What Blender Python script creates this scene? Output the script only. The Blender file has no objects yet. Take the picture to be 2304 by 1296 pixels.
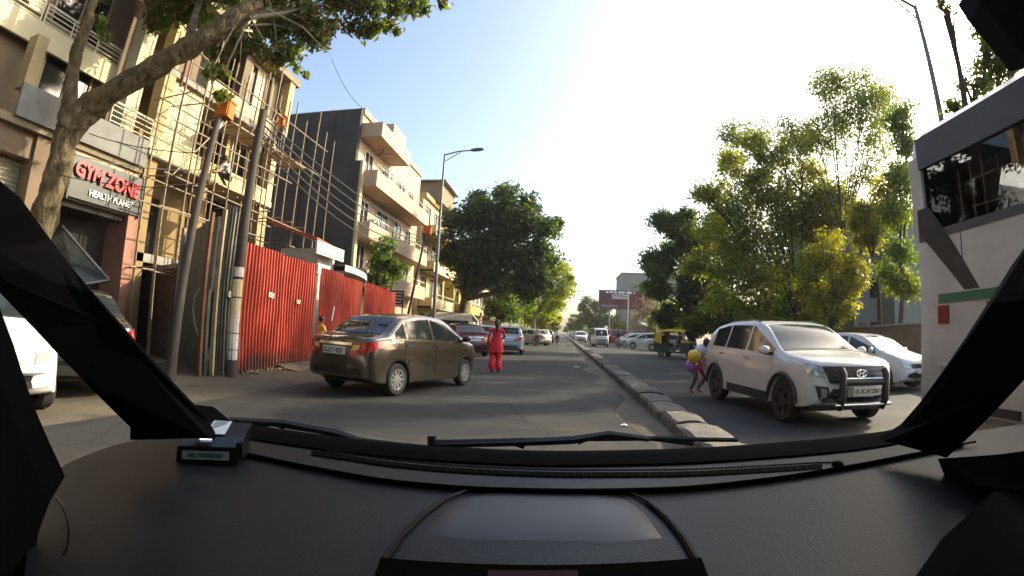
import bpy, bmesh, math, random
import numpy as np
from mathutils import Vector, Matrix
from mathutils.bvhtree import BVHTree

# ------------------------------------------------------------------ camera, sky, sun, exposure
SC = bpy.context.scene
C = SC.collection
RAD = math.radians
EYE = Vector((0, 0, 1.28))                     # lens of the dash camera, metres above the road
FPX, ROLL, PITCH, YAW = 1060.0, RAD(2.6), RAD(5.14), RAD(6.27)   # wide lens measured on the photo (2304 px wide)

def rotm(roll, pitch, yaw):
    return (Matrix.Rotation(yaw, 3, 'Z') @ Matrix.Rotation(pitch, 3, 'X')
            @ Matrix(((1, 0, 0), (0, 0, -1), (0, 1, 0))) @ Matrix.Rotation(roll, 3, 'Z'))
RC = rotm(ROLL, PITCH, YAW)
cam = bpy.data.cameras.new('dash_camera')
cam.type = 'PANO'
cam.panorama_type = 'FISHEYE_LENS_POLYNOMIAL'
cam.sensor_fit = 'HORIZONTAL'
cam.sensor_width = 36.0
cam.sensor_height = 36.0 * 9 / 16
cam.fisheye_fov = RAD(180)
_r = np.linspace(0, 21.5, 200)
_t = 2 * np.arctan(_r * (2304 / 36.0) / (2 * FPX))
_k = np.linalg.lstsq(np.stack([_r, _r**2, _r**3, _r**4], 1), _t, rcond=None)[0]
cam.fisheye_polynomial_k0 = 0
cam.fisheye_polynomial_k1, cam.fisheye_polynomial_k2 = -float(_k[0]), -float(_k[1])
cam.fisheye_polynomial_k3, cam.fisheye_polynomial_k4 = -float(_k[2]), -float(_k[3])
cam.clip_start, cam.clip_end = 0.02, 6000
camo = bpy.data.objects.new('dash_camera', cam)
camo.matrix_world = Matrix.Translation(EYE) @ RC.to_4x4()
C.objects.link(camo)
SC.camera = camo

SUN_AZ, SUN_EL = RAD(58), RAD(28)              # azimuth from the road direction (+Y) towards the right (+X)
world = bpy.data.worlds.new('World')
SC.world = world
world.use_nodes = True
nt = world.node_tree
bg = nt.nodes['Background']
sky = nt.nodes.new('ShaderNodeTexSky')
sky.sky_type = 'NISHITA'
sky.sun_disc = False
sky.sun_elevation = SUN_EL
sky.sun_rotation = SUN_AZ
sky.altitude = 200
sky.air_density = 1.0
sky.dust_density = 4.6
sky.ozone_density = 0.6
nt.links.new(sky.outputs[0], bg.inputs[0])
bg.inputs[1].default_value = 0.15
sun = bpy.data.lights.new('sun', 'SUN')
sun.energy = 3.3
sun.angle = RAD(0.55)
sun.color = (1.0, 0.86, 0.62)
suno = bpy.data.objects.new('sun', sun)
SD = Vector((math.sin(SUN_AZ) * math.cos(SUN_EL), math.cos(SUN_AZ) * math.cos(SUN_EL), math.sin(SUN_EL)))
suno.rotation_euler = SD.to_track_quat('Z', 'Y').to_euler()
suno.location = (20, 20, 40)
C.objects.link(suno)
SC.view_settings.view_transform = 'Standard'
SC.view_settings.look = 'None'
SC.view_settings.exposure = 1.5
SC.view_settings.gamma = 1.0
SC.view_settings.use_curve_mapping = False
SC.render.engine = 'CYCLES'
SC.cycles.max_bounces = 6
SC.cycles.diffuse_bounces = 3
SC.cycles.glossy_bounces = 3
SC.cycles.transmission_bounces = 4
SC.cycles.volume_bounces = 0
SC.cycles.transparent_max_bounces = 10
SC.cycles.caustics_reflective = False
SC.cycles.caustics_refractive = False
SC.cycles.use_denoising = True

# ------------------------------------------------------------------ photo pixel -> direction -> place
def ray(px, py):
    x, y = px - 1152.0, 648.0 - py
    r = math.hypot(x, y)
    t = 2 * math.atan(r / (2 * FPX))
    s = math.sin(t) / max(r, 1e-9)
    return RC @ Vector((x * s, y * s, -math.cos(t)))
def onX(px, py, X):
    d = ray(px, py); return EYE + d * (X / d.x)
def onY(px, py, Y):
    d = ray(px, py); return EYE + d * (Y / d.y)
def onZ(px, py, Z=0.0):
    d = ray(px, py); return EYE + d * ((Z - EYE.z) / d.z)

rnd = random.Random(11)
BASE = {}                                      # origin of each thing, for parts given in world coordinates

# ------------------------------------------------------------------ materials
MATS = {}
def mat(name, col, rough=0.7, metal=0.0, var=0.0, scale=4.0, bump=0.0, bscale=None, col2=None, spec=0.5, coat=0.0,
        emit=None, trans=0.0, stretch=None, island=0.0):
    if name in MATS:
        return MATS[name]
    m = bpy.data.materials.new(name)
    m.use_nodes = True
    n, l = m.node_tree.nodes, m.node_tree.links
    b = n['Principled BSDF']
    b.inputs['Roughness'].default_value = rough
    b.inputs['Metallic'].default_value = metal
    b.inputs['Specular IOR Level'].default_value = spec
    if coat:
        b.inputs['Coat Weight'].default_value = coat
        b.inputs['Coat Roughness'].default_value = 0.06
    c = tuple(col) + (1.0,)
    b.inputs['Base Color'].default_value = c
    tc = mp = None
    if var or bump or col2:
        tc = n.new('ShaderNodeTexCoord')
        mp = n.new('ShaderNodeMapping')
        l.new(tc.outputs['Object'], mp.inputs[0])
        if stretch:
            mp.inputs['Scale'].default_value = stretch
    if var or col2:
        ns = n.new('ShaderNodeTexNoise')
        ns.inputs['Scale'].default_value = scale
        ns.inputs['Detail'].default_value = 6
        ns.inputs['Roughness'].default_value = 0.65
        l.new(mp.outputs[0], ns.inputs['Vector'])
        rp = n.new('ShaderNodeValToRGB')
        rp.color_ramp.elements[0].position = 0.34
        rp.color_ramp.elements[1].position = 0.68
        if col2:
            rp.color_ramp.elements[0].color = c
            rp.color_ramp.elements[1].color = tuple(col2) + (1.0,)
        else:
            rp.color_ramp.elements[0].color = tuple(x * (1 - var) for x in col) + (1.0,)
            rp.color_ramp.elements[1].color = tuple(min(1, x * (1 + var)) for x in col) + (1.0,)
        l.new(ns.outputs['Fac'], rp.inputs[0])
        out = rp.outputs[0]
        if island:
            g = n.new('ShaderNodeNewGeometry')
            hs = n.new('ShaderNodeHueSaturation')
            mr = n.new('ShaderNodeMapRange')
            mr.inputs['To Min'].default_value = 1 - island
            mr.inputs['To Max'].default_value = 1 + island
            l.new(g.outputs['Random Per Island'], mr.inputs['Value'])
            l.new(mr.outputs[0], hs.inputs['Value'])
            l.new(out, hs.inputs['Color'])
            out = hs.outputs[0]
        l.new(out, b.inputs['Base Color'])
    if bump:
        nb = n.new('ShaderNodeTexNoise')
        nb.inputs['Scale'].default_value = bscale or scale * 4
        nb.inputs['Detail'].default_value = 5
        l.new(mp.outputs[0], nb.inputs['Vector'])
        bp = n.new('ShaderNodeBump')
        bp.inputs['Strength'].default_value = bump
        bp.inputs['Distance'].default_value = 0.10 if name.startswith('bark') else 0.03
        l.new(nb.outputs['Fac'], bp.inputs['Height'])
        l.new(bp.outputs[0], b.inputs['Normal'])
    if emit:
        b.inputs['Emission Color'].default_value = tuple(emit[:3]) + (1.0,)
        b.inputs['Emission Strength'].default_value = emit[3]
    MATS[name] = m
    return m

def leaf_mat(name, col, tcol, var=0.35, tw=0.45):
    """leaf: diffuse face plus light that comes through it"""
    m = bpy.data.materials.new(name)
    m.use_nodes = True
    n, l = m.node_tree.nodes, m.node_tree.links
    b = n['Principled BSDF']
    b.inputs['Roughness'].default_value = 0.45
    b.inputs['Specular IOR Level'].default_value = 0.35
    g = n.new('ShaderNodeNewGeometry')
    mr = n.new('ShaderNodeMapRange')
    mr.inputs['To Min'].default_value = 1 - var
    mr.inputs['To Max'].default_value = 1 + var
    l.new(g.outputs['Random Per Island'], mr.inputs['Value'])
    outs = []
    for c in (col, tcol):
        hs = n.new('ShaderNodeHueSaturation')
        hs.inputs['Color'].default_value = tuple(c) + (1,)
        l.new(mr.outputs[0], hs.inputs['Value'])
        outs.append(hs)
    l.new(outs[0].outputs[0], b.inputs['Base Color'])
    t = n.new('ShaderNodeBsdfTranslucent')
    l.new(outs[1].outputs[0], t.inputs[0])
    mx = n.new('ShaderNodeMixShader')
    mx.inputs[0].default_value = tw
    l.new(b.outputs[0], mx.inputs[1])
    l.new(t.outputs[0], mx.inputs[2])
    l.new(mx.outputs[0], n['Material Output'].inputs[0])
    MATS[name] = m
    return m

def glass_mat(name, tint=(0.93, 0.95, 0.95), refl=0.06):
    """thin pane: light goes straight through, a little is mirrored"""
    m = bpy.data.materials.new(name)
    m.use_nodes = True
    n, l = m.node_tree.nodes, m.node_tree.links
    n.remove(n['Principled BSDF'])
    a = n.new('ShaderNodeBsdfTransparent'); a.inputs[0].default_value = tuple(tint) + (1,)
    g = n.new('ShaderNodeBsdfGlossy'); g.inputs['Roughness'].default_value = 0.02
    mx = n.new('ShaderNodeMixShader'); mx.inputs[0].default_value = refl
    l.new(a.outputs[0], mx.inputs[1]); l.new(g.outputs[0], mx.inputs[2])
    l.new(mx.outputs[0], n['Material Output'].inputs[0])
    MATS[name] = m
    return m

# ------------------------------------------------------------------ mesh building
class MB:
    def __init__(self):
        self.v, self.f = [], []
    def add(self, vs, fs):
        o = len(self.v)
        self.v += [tuple(p) for p in vs]
        self.f += [tuple(i + o for i in q) for q in fs]
        return self
    def box(self, c, s, rz=0.0, rx=0.0, ry=0.0, taper=1.0):
        hx, hy, hz = s[0] / 2, s[1] / 2, s[2] / 2
        R = Matrix.Rotation(rz, 3, 'Z') @ Matrix.Rotation(ry, 3, 'Y') @ Matrix.Rotation(rx, 3, 'X')
        vs = []
        for z in (-hz, hz):
            k = taper if z > 0 else 1.0
            for x, y in ((-hx, -hy), (hx, -hy), (hx, hy), (-hx, hy)):
                vs.append(Vector(c) + R @ Vector((x * k, y * k, z)))
        return self.add(vs, [(3, 2, 1, 0), (4, 5, 6, 7), (0, 1, 5, 4), (1, 2, 6, 5), (2, 3, 7, 6), (3, 0, 4, 7)])
    def bb(self, x0, x1, y0, y1, z0, z1):
        return self.box(((x0 + x1) / 2, (y0 + y1) / 2, (z0 + z1) / 2), (abs(x1 - x0), abs(y1 - y0), abs(z1 - z0)))
    def tube(self, pts, r, n=8, cap=True):
        pts = [Vector(p) for p in pts]
        rs = r if isinstance(r, (list, tuple)) else [r] * len(pts)
        rings = []
        up = Vector((0.13, 0.27, 1)).normalized()
        for i, p in enumerate(pts):
            d = (pts[min(i + 1, len(pts) - 1)] - pts[max(i - 1, 0)])
            d = d.normalized() if d.length > 1e-9 else Vector((0, 0, 1))
            if abs(d.dot(up)) > 0.98:
                u = d.cross(Vector((1, 0, 0))).normalized()
            else:
                u = d.cross(up).normalized()
            w = d.cross(u)
            rings.append([p + (u * math.cos(2 * math.pi * k / n) + w * math.sin(2 * math.pi * k / n)) * rs[i] for k in range(n)])
        vs = [q for g in rings for q in g]
        fs = []
        for i in range(len(pts) - 1):
            for k in range(n):
                a, b = i * n + k, i * n + (k + 1) % n
                fs.append((a, b, b + n, a + n))
        if cap:
            fs.append(tuple(range(n - 1, -1, -1)))
            fs.append(tuple((len(pts) - 1) * n + k for k in range(n)))
        return self.add(vs, fs)
    def prism(self, poly, off):
        """a polygon of 3-D points swept by a vector"""
        n = len(poly)
        off = Vector(off)
        vs = [Vector(p) for p in poly] + [Vector(p) + off for p in poly]
        fs = [tuple(range(n - 1, -1, -1)), tuple(range(n, 2 * n))]
        for i in range(n):
            j = (i + 1) % n
            fs.append((i, j, j + n, i + n))
        return self.add(vs, fs)
    def grid(self, rows):
        m = len(rows[0])
        vs = [p for r in rows for p in r]
        fs = []
        for i in range(len(rows) - 1):
            for j in range(m - 1):
                a = i * m + j
                fs.append((a, a + 1, a + m + 1, a + m))
        return self.add(vs, fs)
    def lathe(self, prof, n=20, axis='z', c=(0, 0, 0)):
        vs, fs = [], []
        m = len(prof)
        for k in range(n):
            a = 2 * math.pi * k / n
            for r, h in prof:
                if axis == 'z':
                    p = (r * math.cos(a), r * math.sin(a), h)
                elif axis == 'y':
                    p = (r * math.cos(a), h, r * math.sin(a))
                else:
                    p = (h, r * math.cos(a), r * math.sin(a))
                vs.append(Vector(p) + Vector(c))
        for k in range(n):
            for i in range(m - 1):
                a, b = k * m + i, ((k + 1) % n) * m + i
                fs.append((a, b, b + 1, a + 1))
        return self.add(vs, fs)
    def ball(self, c, r, nu=12, nv=8, sc=(1, 1, 1)):
        prof = [(r * math.sin(math.pi * i / nv), -r * math.cos(math.pi * i / nv)) for i in range(nv + 1)]
        o = len(self.v)
        self.lathe(prof, nu)
        for i in range(o, len(self.v)):
            p = self.v[i]
            self.v[i] = (p[0] * sc[0] + c[0], p[1] * sc[1] + c[1], p[2] * sc[2] + c[2])
        return self
    def mesh(self, name, off=Vector((0, 0, 0)), smooth=0):
        me = bpy.data.meshes.new(name)
        if off.length > 0:
            me.from_pydata([(p[0] - off[0], p[1] - off[1], p[2] - off[2]) for p in self.v], [], self.f)
        else:
            me.from_pydata(self.v, [], self.f)
        bm = bmesh.new(); bm.from_mesh(me)
        bmesh.ops.remove_doubles(bm, verts=bm.verts, dist=1e-5)
        bmesh.ops.recalc_face_normals(bm, faces=bm.faces)
        if smooth:
            for f in bm.faces:
                f.smooth = True
            for e in bm.edges:
                if len(e.link_faces) == 2 and e.calc_face_angle(0) > RAD(smooth):
                    e.smooth = False
        bm.to_mesh(me); bm.free()
        return me

def link(o, parent=None):
    C.objects.link(o)
    if parent is not None:
        o.parent = parent
    return o
def thing(name, label, cat, loc=(0, 0, 0), rz=0.0, group=None, rx=0.0, ry=0.0):
    o = bpy.data.objects.new(name, None)
    o.empty_display_size = 0.2
    o.location = loc
    o.rotation_euler = (rx, ry, rz)
    link(o)
    BASE[o.name] = Vector(loc)
    return tag(o, label, cat, group)
def tag(o, label, cat, group=None):
    o['label'] = label
    o['category'] = cat
    if group:
        o['group'] = group
    return o
def part(name, mb, m, parent=None, smooth=0, local=False, label=None):
    """one mesh object; vertices in world coordinates unless local"""
    off = Vector((0, 0, 0))
    if parent is not None and not local:
        off = BASE.get(parent.name, off)
    me = mb.mesh(name, off, smooth)
    me.materials.append(MATS[m] if isinstance(m, str) else m)
    o = bpy.data.objects.new(name, me)
    link(o, parent)
    BASE[o.name] = off
    if label:
        o['label'] = label
    return o
def struct(name, mb, m, smooth=0, parent=None):
    o = part(name, mb, m, parent, smooth)
    if parent is None:
        o['kind'] = 'structure'
    return o
def copy_tree(o, parent=None):
    c = o.copy()
    C.objects.link(c)
    c.parent = parent
    for ch in list(o.children):
        copy_tree(ch, c)
    return c
def text_mesh(s, size, depth=0.004, spacing=1.0, bold=0.0):
    cu = bpy.data.curves.new('t', 'FONT')
    cu.body = s
    cu.size = size
    cu.extrude = depth
    cu.offset = bold
    cu.space_character = spacing
    cu.align_x, cu.align_y = 'CENTER', 'CENTER'
    cu.resolution_u = 3
    ob = bpy.data.objects.new('t', cu)
    C.objects.link(ob)
    dg = bpy.context.evaluated_depsgraph_get()
    me = bpy.data.meshes.new_from_object(ob.evaluated_get(dg))
    bpy.data.objects.remove(ob)
    return me
def lettering(s, size, m, parent, M4, depth=0.004, spacing=1.0, bold=0.0, sx=1.0, name='lettering'):
    """flat letters; M4 places the text plane (x along the line, y up) in the parent's coordinates"""
    me = text_mesh(s, size, depth, spacing, bold)
    me.transform(M4 @ Matrix.Diagonal((sx, 1, 1, 1)))
    me.materials.clear()
    me.materials.append(MATS[m])
    o = bpy.data.objects.new(name, me)
    link(o, parent)
    return o
def frame4(o, x, y):
    """4x4 from origin, x direction and y direction"""
    x = Vector(x).normalized(); y = Vector(y); y = (y - x * y.dot(x)).normalized(); z = x.cross(y)
    return Matrix(((x.x, y.x, z.x, o[0]), (x.y, y.y, z.y, o[1]), (x.z, y.z, z.z, o[2]), (0, 0, 0, 1)))

def pchip(pts):
    xs = [p[0] for p in pts]; ys = [p[1] for p in pts]
    n = len(xs)
    h = [xs[i + 1] - xs[i] for i in range(n - 1)]
    d = [(ys[i + 1] - ys[i]) / h[i] for i in range(n - 1)]
    m = [d[0]] + [0.0] * (n - 2) + [d[-1]]
    for i in range(1, n - 1):
        if d[i - 1] * d[i] > 0:
            w1, w2 = 2 * h[i] + h[i - 1], h[i] + 2 * h[i - 1]
            m[i] = (w1 + w2) / (w1 / d[i - 1] + w2 / d[i])
    def f(x):
        if x <= xs[0]: return ys[0]
        if x >= xs[-1]: return ys[-1]
        i = 0
        while x > xs[i + 1]: i += 1
        t = (x - xs[i]) / h[i]
        return ((2 * t**3 - 3 * t**2 + 1) * ys[i] + (t**3 - 2 * t**2 + t) * h[i] * m[i]
                + (-2 * t**3 + 3 * t**2) * ys[i + 1] + (t**3 - t**2) * h[i] * m[i + 1])
    return f
# ------------------------------------------------------------------ the palette
mat('dark_rubber', (0.018, 0.018, 0.018), 0.85)
mat('alloy', (0.55, 0.55, 0.54), 0.3, 0.8)
mat('black_plastic', (0.02, 0.02, 0.022), 0.5)
mat('grille_black', (0.012, 0.012, 0.014), 0.35)
mat('car_glass', (0.02, 0.026, 0.028), 0.05, spec=0.5)
mat('car_glass_light', (0.022, 0.032, 0.036), 0.06, spec=0.3)
mat('chrome', (0.7, 0.7, 0.68), 0.15, 1.0)
mat('tail_red', (0.42, 0.012, 0.015), 0.12, coat=0.8)
mat('tail_amber', (0.75, 0.42, 0.12), 0.15, coat=0.5)
mat('lamp_clear', (0.45, 0.46, 0.46), 0.08, 0.4, coat=1.0)
mat('plate_white', (0.62, 0.62, 0.58), 0.5)
mat('ink', (0.015, 0.015, 0.015), 0.6)
mat('paint_brown_grey', (0.075, 0.060, 0.042), 0.22, 0.5, var=0.10, scale=2.0, coat=1.0)
mat('paint_white', (0.58, 0.585, 0.57), 0.28, 0.0, var=0.05, scale=1.5, coat=0.6)
mat('paint_maroon', (0.075, 0.008, 0.014), 0.22, 0.3, coat=0.8)
mat('paint_silver_blue', (0.36, 0.43, 0.46), 0.3, 0.35, coat=0.6)
mat('paint_silver', (0.42, 0.42, 0.40), 0.3, 0.4, coat=0.6)
mat('paint_dark_green', (0.025, 0.03, 0.025), 0.25, 0.3, coat=0.7)
mat('paint_red', (0.35, 0.03, 0.025), 0.35, 0.0, coat=0.4)
mat('paint_bus', (0.50, 0.505, 0.50), 0.45, var=0.13, scale=1.6, coat=0.15)
mat('bus_green', (0.02, 0.14, 0.075), 0.45)
mat('bus_grey', (0.055, 0.066, 0.085), 0.45)
mat('reflector_red', (0.22, 0.02, 0.016), 0.4)
mat('marker_red', (0.05, 0.004, 0.004), 0.5)
mat('auto_yellow', (0.62, 0.42, 0.02), 0.5, var=0.1)
mat('auto_green', (0.008, 0.045, 0.026), 0.45, var=0.1)
mat('steel_pole', (0.15, 0.155, 0.155), 0.5, 0.5, var=0.15)
mat('bamboo', (0.38, 0.29, 0.15), 0.75, var=0.25, scale=6)
mat('scaffold_steel', (0.22, 0.165, 0.10), 0.6, 0.2, var=0.35, scale=9)
mat('concrete', (0.281, 0.257, 0.218), 0.85, var=0.22, scale=2.5, bump=0.25)
mat('kerb_stone_mat', (0.125, 0.112, 0.092), 0.9, scale=3.2, bump=0.6, bscale=22, col2=(0.045, 0.042, 0.037))
mat('kerb_stone_pale', (0.165, 0.152, 0.128), 0.9, scale=4.2, bump=0.6, bscale=22, col2=(0.075, 0.07, 0.06))
mat('kerb_stone_dark', (0.10, 0.09, 0.075), 0.9, scale=4.0, bump=0.6, bscale=22, col2=(0.022, 0.021, 0.02))
mat('plaster_beige', (0.40, 0.31, 0.155), 0.85, var=0.16, scale=1.6, bump=0.15)
mat('plaster_pale', (0.54, 0.48, 0.31), 0.85, var=0.10, scale=1.3)
mat('plaster_brown', (0.17, 0.12, 0.075), 0.85, var=0.2, scale=1.4, bump=0.2)
mat('plaster_ochre', (0.27, 0.185, 0.075), 0.85, var=0.2, scale=1.4, bump=0.2)
mat('plaster_peach', (0.46, 0.33, 0.225), 0.8, var=0.07, scale=1.5)
mat('plaster_cream', (0.50, 0.42, 0.24), 0.8, var=0.12, scale=1.2)
mat('plaster_yellow', (0.452, 0.328, 0.055), 0.8, var=0.12, scale=1.2)
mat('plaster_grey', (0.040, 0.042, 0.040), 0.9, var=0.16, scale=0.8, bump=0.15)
mat('plaster_cool', (0.20, 0.212, 0.20), 0.9, var=0.1, scale=0.8)
mat('plaster_white', (0.577, 0.569, 0.530), 0.8, var=0.06)
mat('fascia_grey', (0.187, 0.187, 0.172), 0.85, var=0.18, scale=2)
mat('soffit_brown', (0.203, 0.164, 0.101), 0.9, var=0.15)
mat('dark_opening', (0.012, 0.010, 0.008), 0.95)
mat('window_frame', (0.30, 0.24, 0.15), 0.6)
mat('window_dark', (0.018, 0.018, 0.018), 0.08, spec=0.7)
mat('rail_cream', (0.562, 0.530, 0.390), 0.5)
mat('pink_plaster', (0.328, 0.156, 0.101), 0.8, var=0.12)
mat('sign_board', (0.028, 0.034, 0.029), 0.45)
mat('sign_red', (0.62, 0.015, 0.02), 0.35)
mat('sign_white', (0.80, 0.80, 0.78), 0.5)
mat('black_paint', (0.012, 0.012, 0.012), 0.5)
mat('shutter_steel', (0.55, 0.50, 0.36), 0.5, 0.2, var=0.15)
mat('hoarding_green', (0.10, 0.12, 0.10), 0.6, 0.1, var=0.25, scale=2, bump=0.1)
mat('hoarding_grey', (0.11, 0.105, 0.08), 0.55, 0.3, var=0.3, scale=3)
mat('fence_red', (0.30, 0.028, 0.010), 0.6, 0.05, col2=(0.46, 0.062, 0.024), scale=1.9, stretch=(1, 1, 0.35))
mat('rust', (0.14, 0.055, 0.03), 0.85, var=0.3)
mat('notice_paper', (0.62, 0.55, 0.46), 0.85, var=0.1)
mat('poster_mix', (0.60, 0.56, 0.46), 0.85, scale=9, col2=(0.55, 0.44, 0.08))
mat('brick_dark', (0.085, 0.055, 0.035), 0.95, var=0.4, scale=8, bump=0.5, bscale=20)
mat('wood_pole', (0.055, 0.046, 0.034), 0.85, var=0.4, scale=3, bump=0.3, stretch=(1, 1, 0.2))
mat('wire_black', (0.03, 0.028, 0.026), 0.7)
mat('cable_pale', (0.45, 0.42, 0.34), 0.7)
mat('cloth_orange', (0.55, 0.13, 0.008), 0.8, var=0.15)
mat('skin', (0.16, 0.075, 0.042), 0.6)
mat('hair', (0.010, 0.008, 0.007), 0.6)
mat('cloth_red', (0.62, 0.012, 0.025), 0.75, var=0.15, scale=6)
mat('cloth_yellow', (0.55, 0.45, 0.10), 0.8)
mat('cloth_white', (0.62, 0.61, 0.57), 0.8)
mat('cloth_denim', (0.06, 0.075, 0.10), 0.85, var=0.2)
mat('cloth_dark', (0.025, 0.025, 0.028), 0.85)
mat('cloth_brown', (0.12, 0.06, 0.035), 0.85)
mat('cloth_pink', (0.60, 0.06, 0.14), 0.75)
mat('balloon_yellow', (0.75, 0.52, 0.02), 0.25, coat=0.3)
mat('balloon_purple', (0.36, 0.12, 0.50), 0.25, coat=0.3)
mat('balloon_white', (0.55, 0.63, 0.72), 0.25, coat=0.3)
mat('balloon_pink', (0.70, 0.05, 0.14), 0.25, coat=0.3)
mat('roof_red', (0.452, 0.094, 0.039), 0.75, var=0.15)
mat('roof_pale', (0.484, 0.437, 0.312), 0.75, var=0.15)
mat('hut_green', (0.02, 0.075, 0.05), 0.6)
mat('billboard_print', (0.13, 0.012, 0.022), 0.55, scale=0.22, col2=(0.05, 0.032, 0.034))
mat('bark', (0.030, 0.024, 0.014), 0.95, col2=(0.17, 0.128, 0.055), scale=7, bump=1.0, bscale=11, stretch=(1, 1, 0.45))
mat('bark_pale', (0.26, 0.22, 0.15), 0.9, var=0.3, scale=5, bump=0.6, stretch=(1, 1, 0.3))
mat('bark_dark', (0.055, 0.045, 0.032), 0.95, var=0.35, scale=5, bump=0.6, stretch=(1, 1, 0.3))
leaf_mat('leaf_ficus', (0.046, 0.064, 0.012), (0.20, 0.27, 0.015), tw=0.45)
leaf_mat('leaf_dry', (0.16, 0.085, 0.030), (0.22, 0.11, 0.03), tw=0.35)
leaf_mat('leaf_dark', (0.030, 0.048, 0.022), (0.09, 0.15, 0.025), tw=0.40)
leaf_mat('leaf_lime', (0.11, 0.15, 0.016), (0.40, 0.48, 0.025), tw=0.52)
leaf_mat('leaf_mid', (0.046, 0.078, 0.014), (0.19, 0.30, 0.02), tw=0.52)
leaf_mat('leaf_gold', (0.10, 0.115, 0.012), (0.52, 0.50, 0.02), tw=0.62)
leaf_mat('leaf_olive', (0.058, 0.078, 0.012), (0.28, 0.34, 0.018), tw=0.58)
mat('dash_plastic', (0.0075, 0.008, 0.0085), 0.5, var=0.22, scale=9, bump=0.12, bscale=300, spec=0.2)
mat('dash_dark', (0.005, 0.005, 0.005), 0.6, spec=0.12)
mat('hood_plastic', (0.013, 0.0135, 0.014), 0.5, var=0.06, scale=20, spec=0.6)
mat('dash_black', (0.002, 0.002, 0.002), 0.85, spec=0.02)
mat('pillar_trim', (0.002, 0.002, 0.0022), 0.85, spec=0.03)
mat('headliner', (0.02, 0.02, 0.019), 0.95, spec=0.05)
mat('device_black', (0.008, 0.008, 0.010), 0.25)
mat('label_paper', (0.50, 0.58, 0.60), 0.7)
mat('label_grey', (0.16, 0.20, 0.20), 0.6)
mat('led_white', (0.8, 0.85, 1.0), 0.4, emit=(0.75, 0.82, 1.0, 1.2))
glass_mat('windscreen_glass')
def dusty(m):
    n, l = m.node_tree.nodes, m.node_tree.links
    out = n['Material Output']; src = out.inputs[0].links[0].from_socket
    d = n.new('ShaderNodeBsdfDiffuse'); d.inputs[0].default_value = (0.8, 0.78, 0.72, 1)
    tc = n.new('ShaderNodeTexCoord'); ns = n.new('ShaderNodeTexNoise'); ns.inputs['Scale'].default_value = 7; ns.inputs['Detail'].default_value = 8
    l.new(tc.outputs['Object'], ns.inputs['Vector'])
    mr = n.new('ShaderNodeMapRange'); mr.inputs['From Min'].default_value = .35; mr.inputs['From Max'].default_value = .75; mr.inputs['To Max'].default_value = .0035
    l.new(ns.outputs['Fac'], mr.inputs['Value'])
    mx = n.new('ShaderNodeMixShader'); l.new(mr.outputs[0], mx.inputs[0]); l.new(src, mx.inputs[1]); l.new(d.outputs[0], mx.inputs[2])
    l.new(mx.outputs[0], out.inputs[0])
dusty(MATS['windscreen_glass'])
glass_mat('bus_glass', (0.20, 0.215, 0.23), 0.06)

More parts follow.
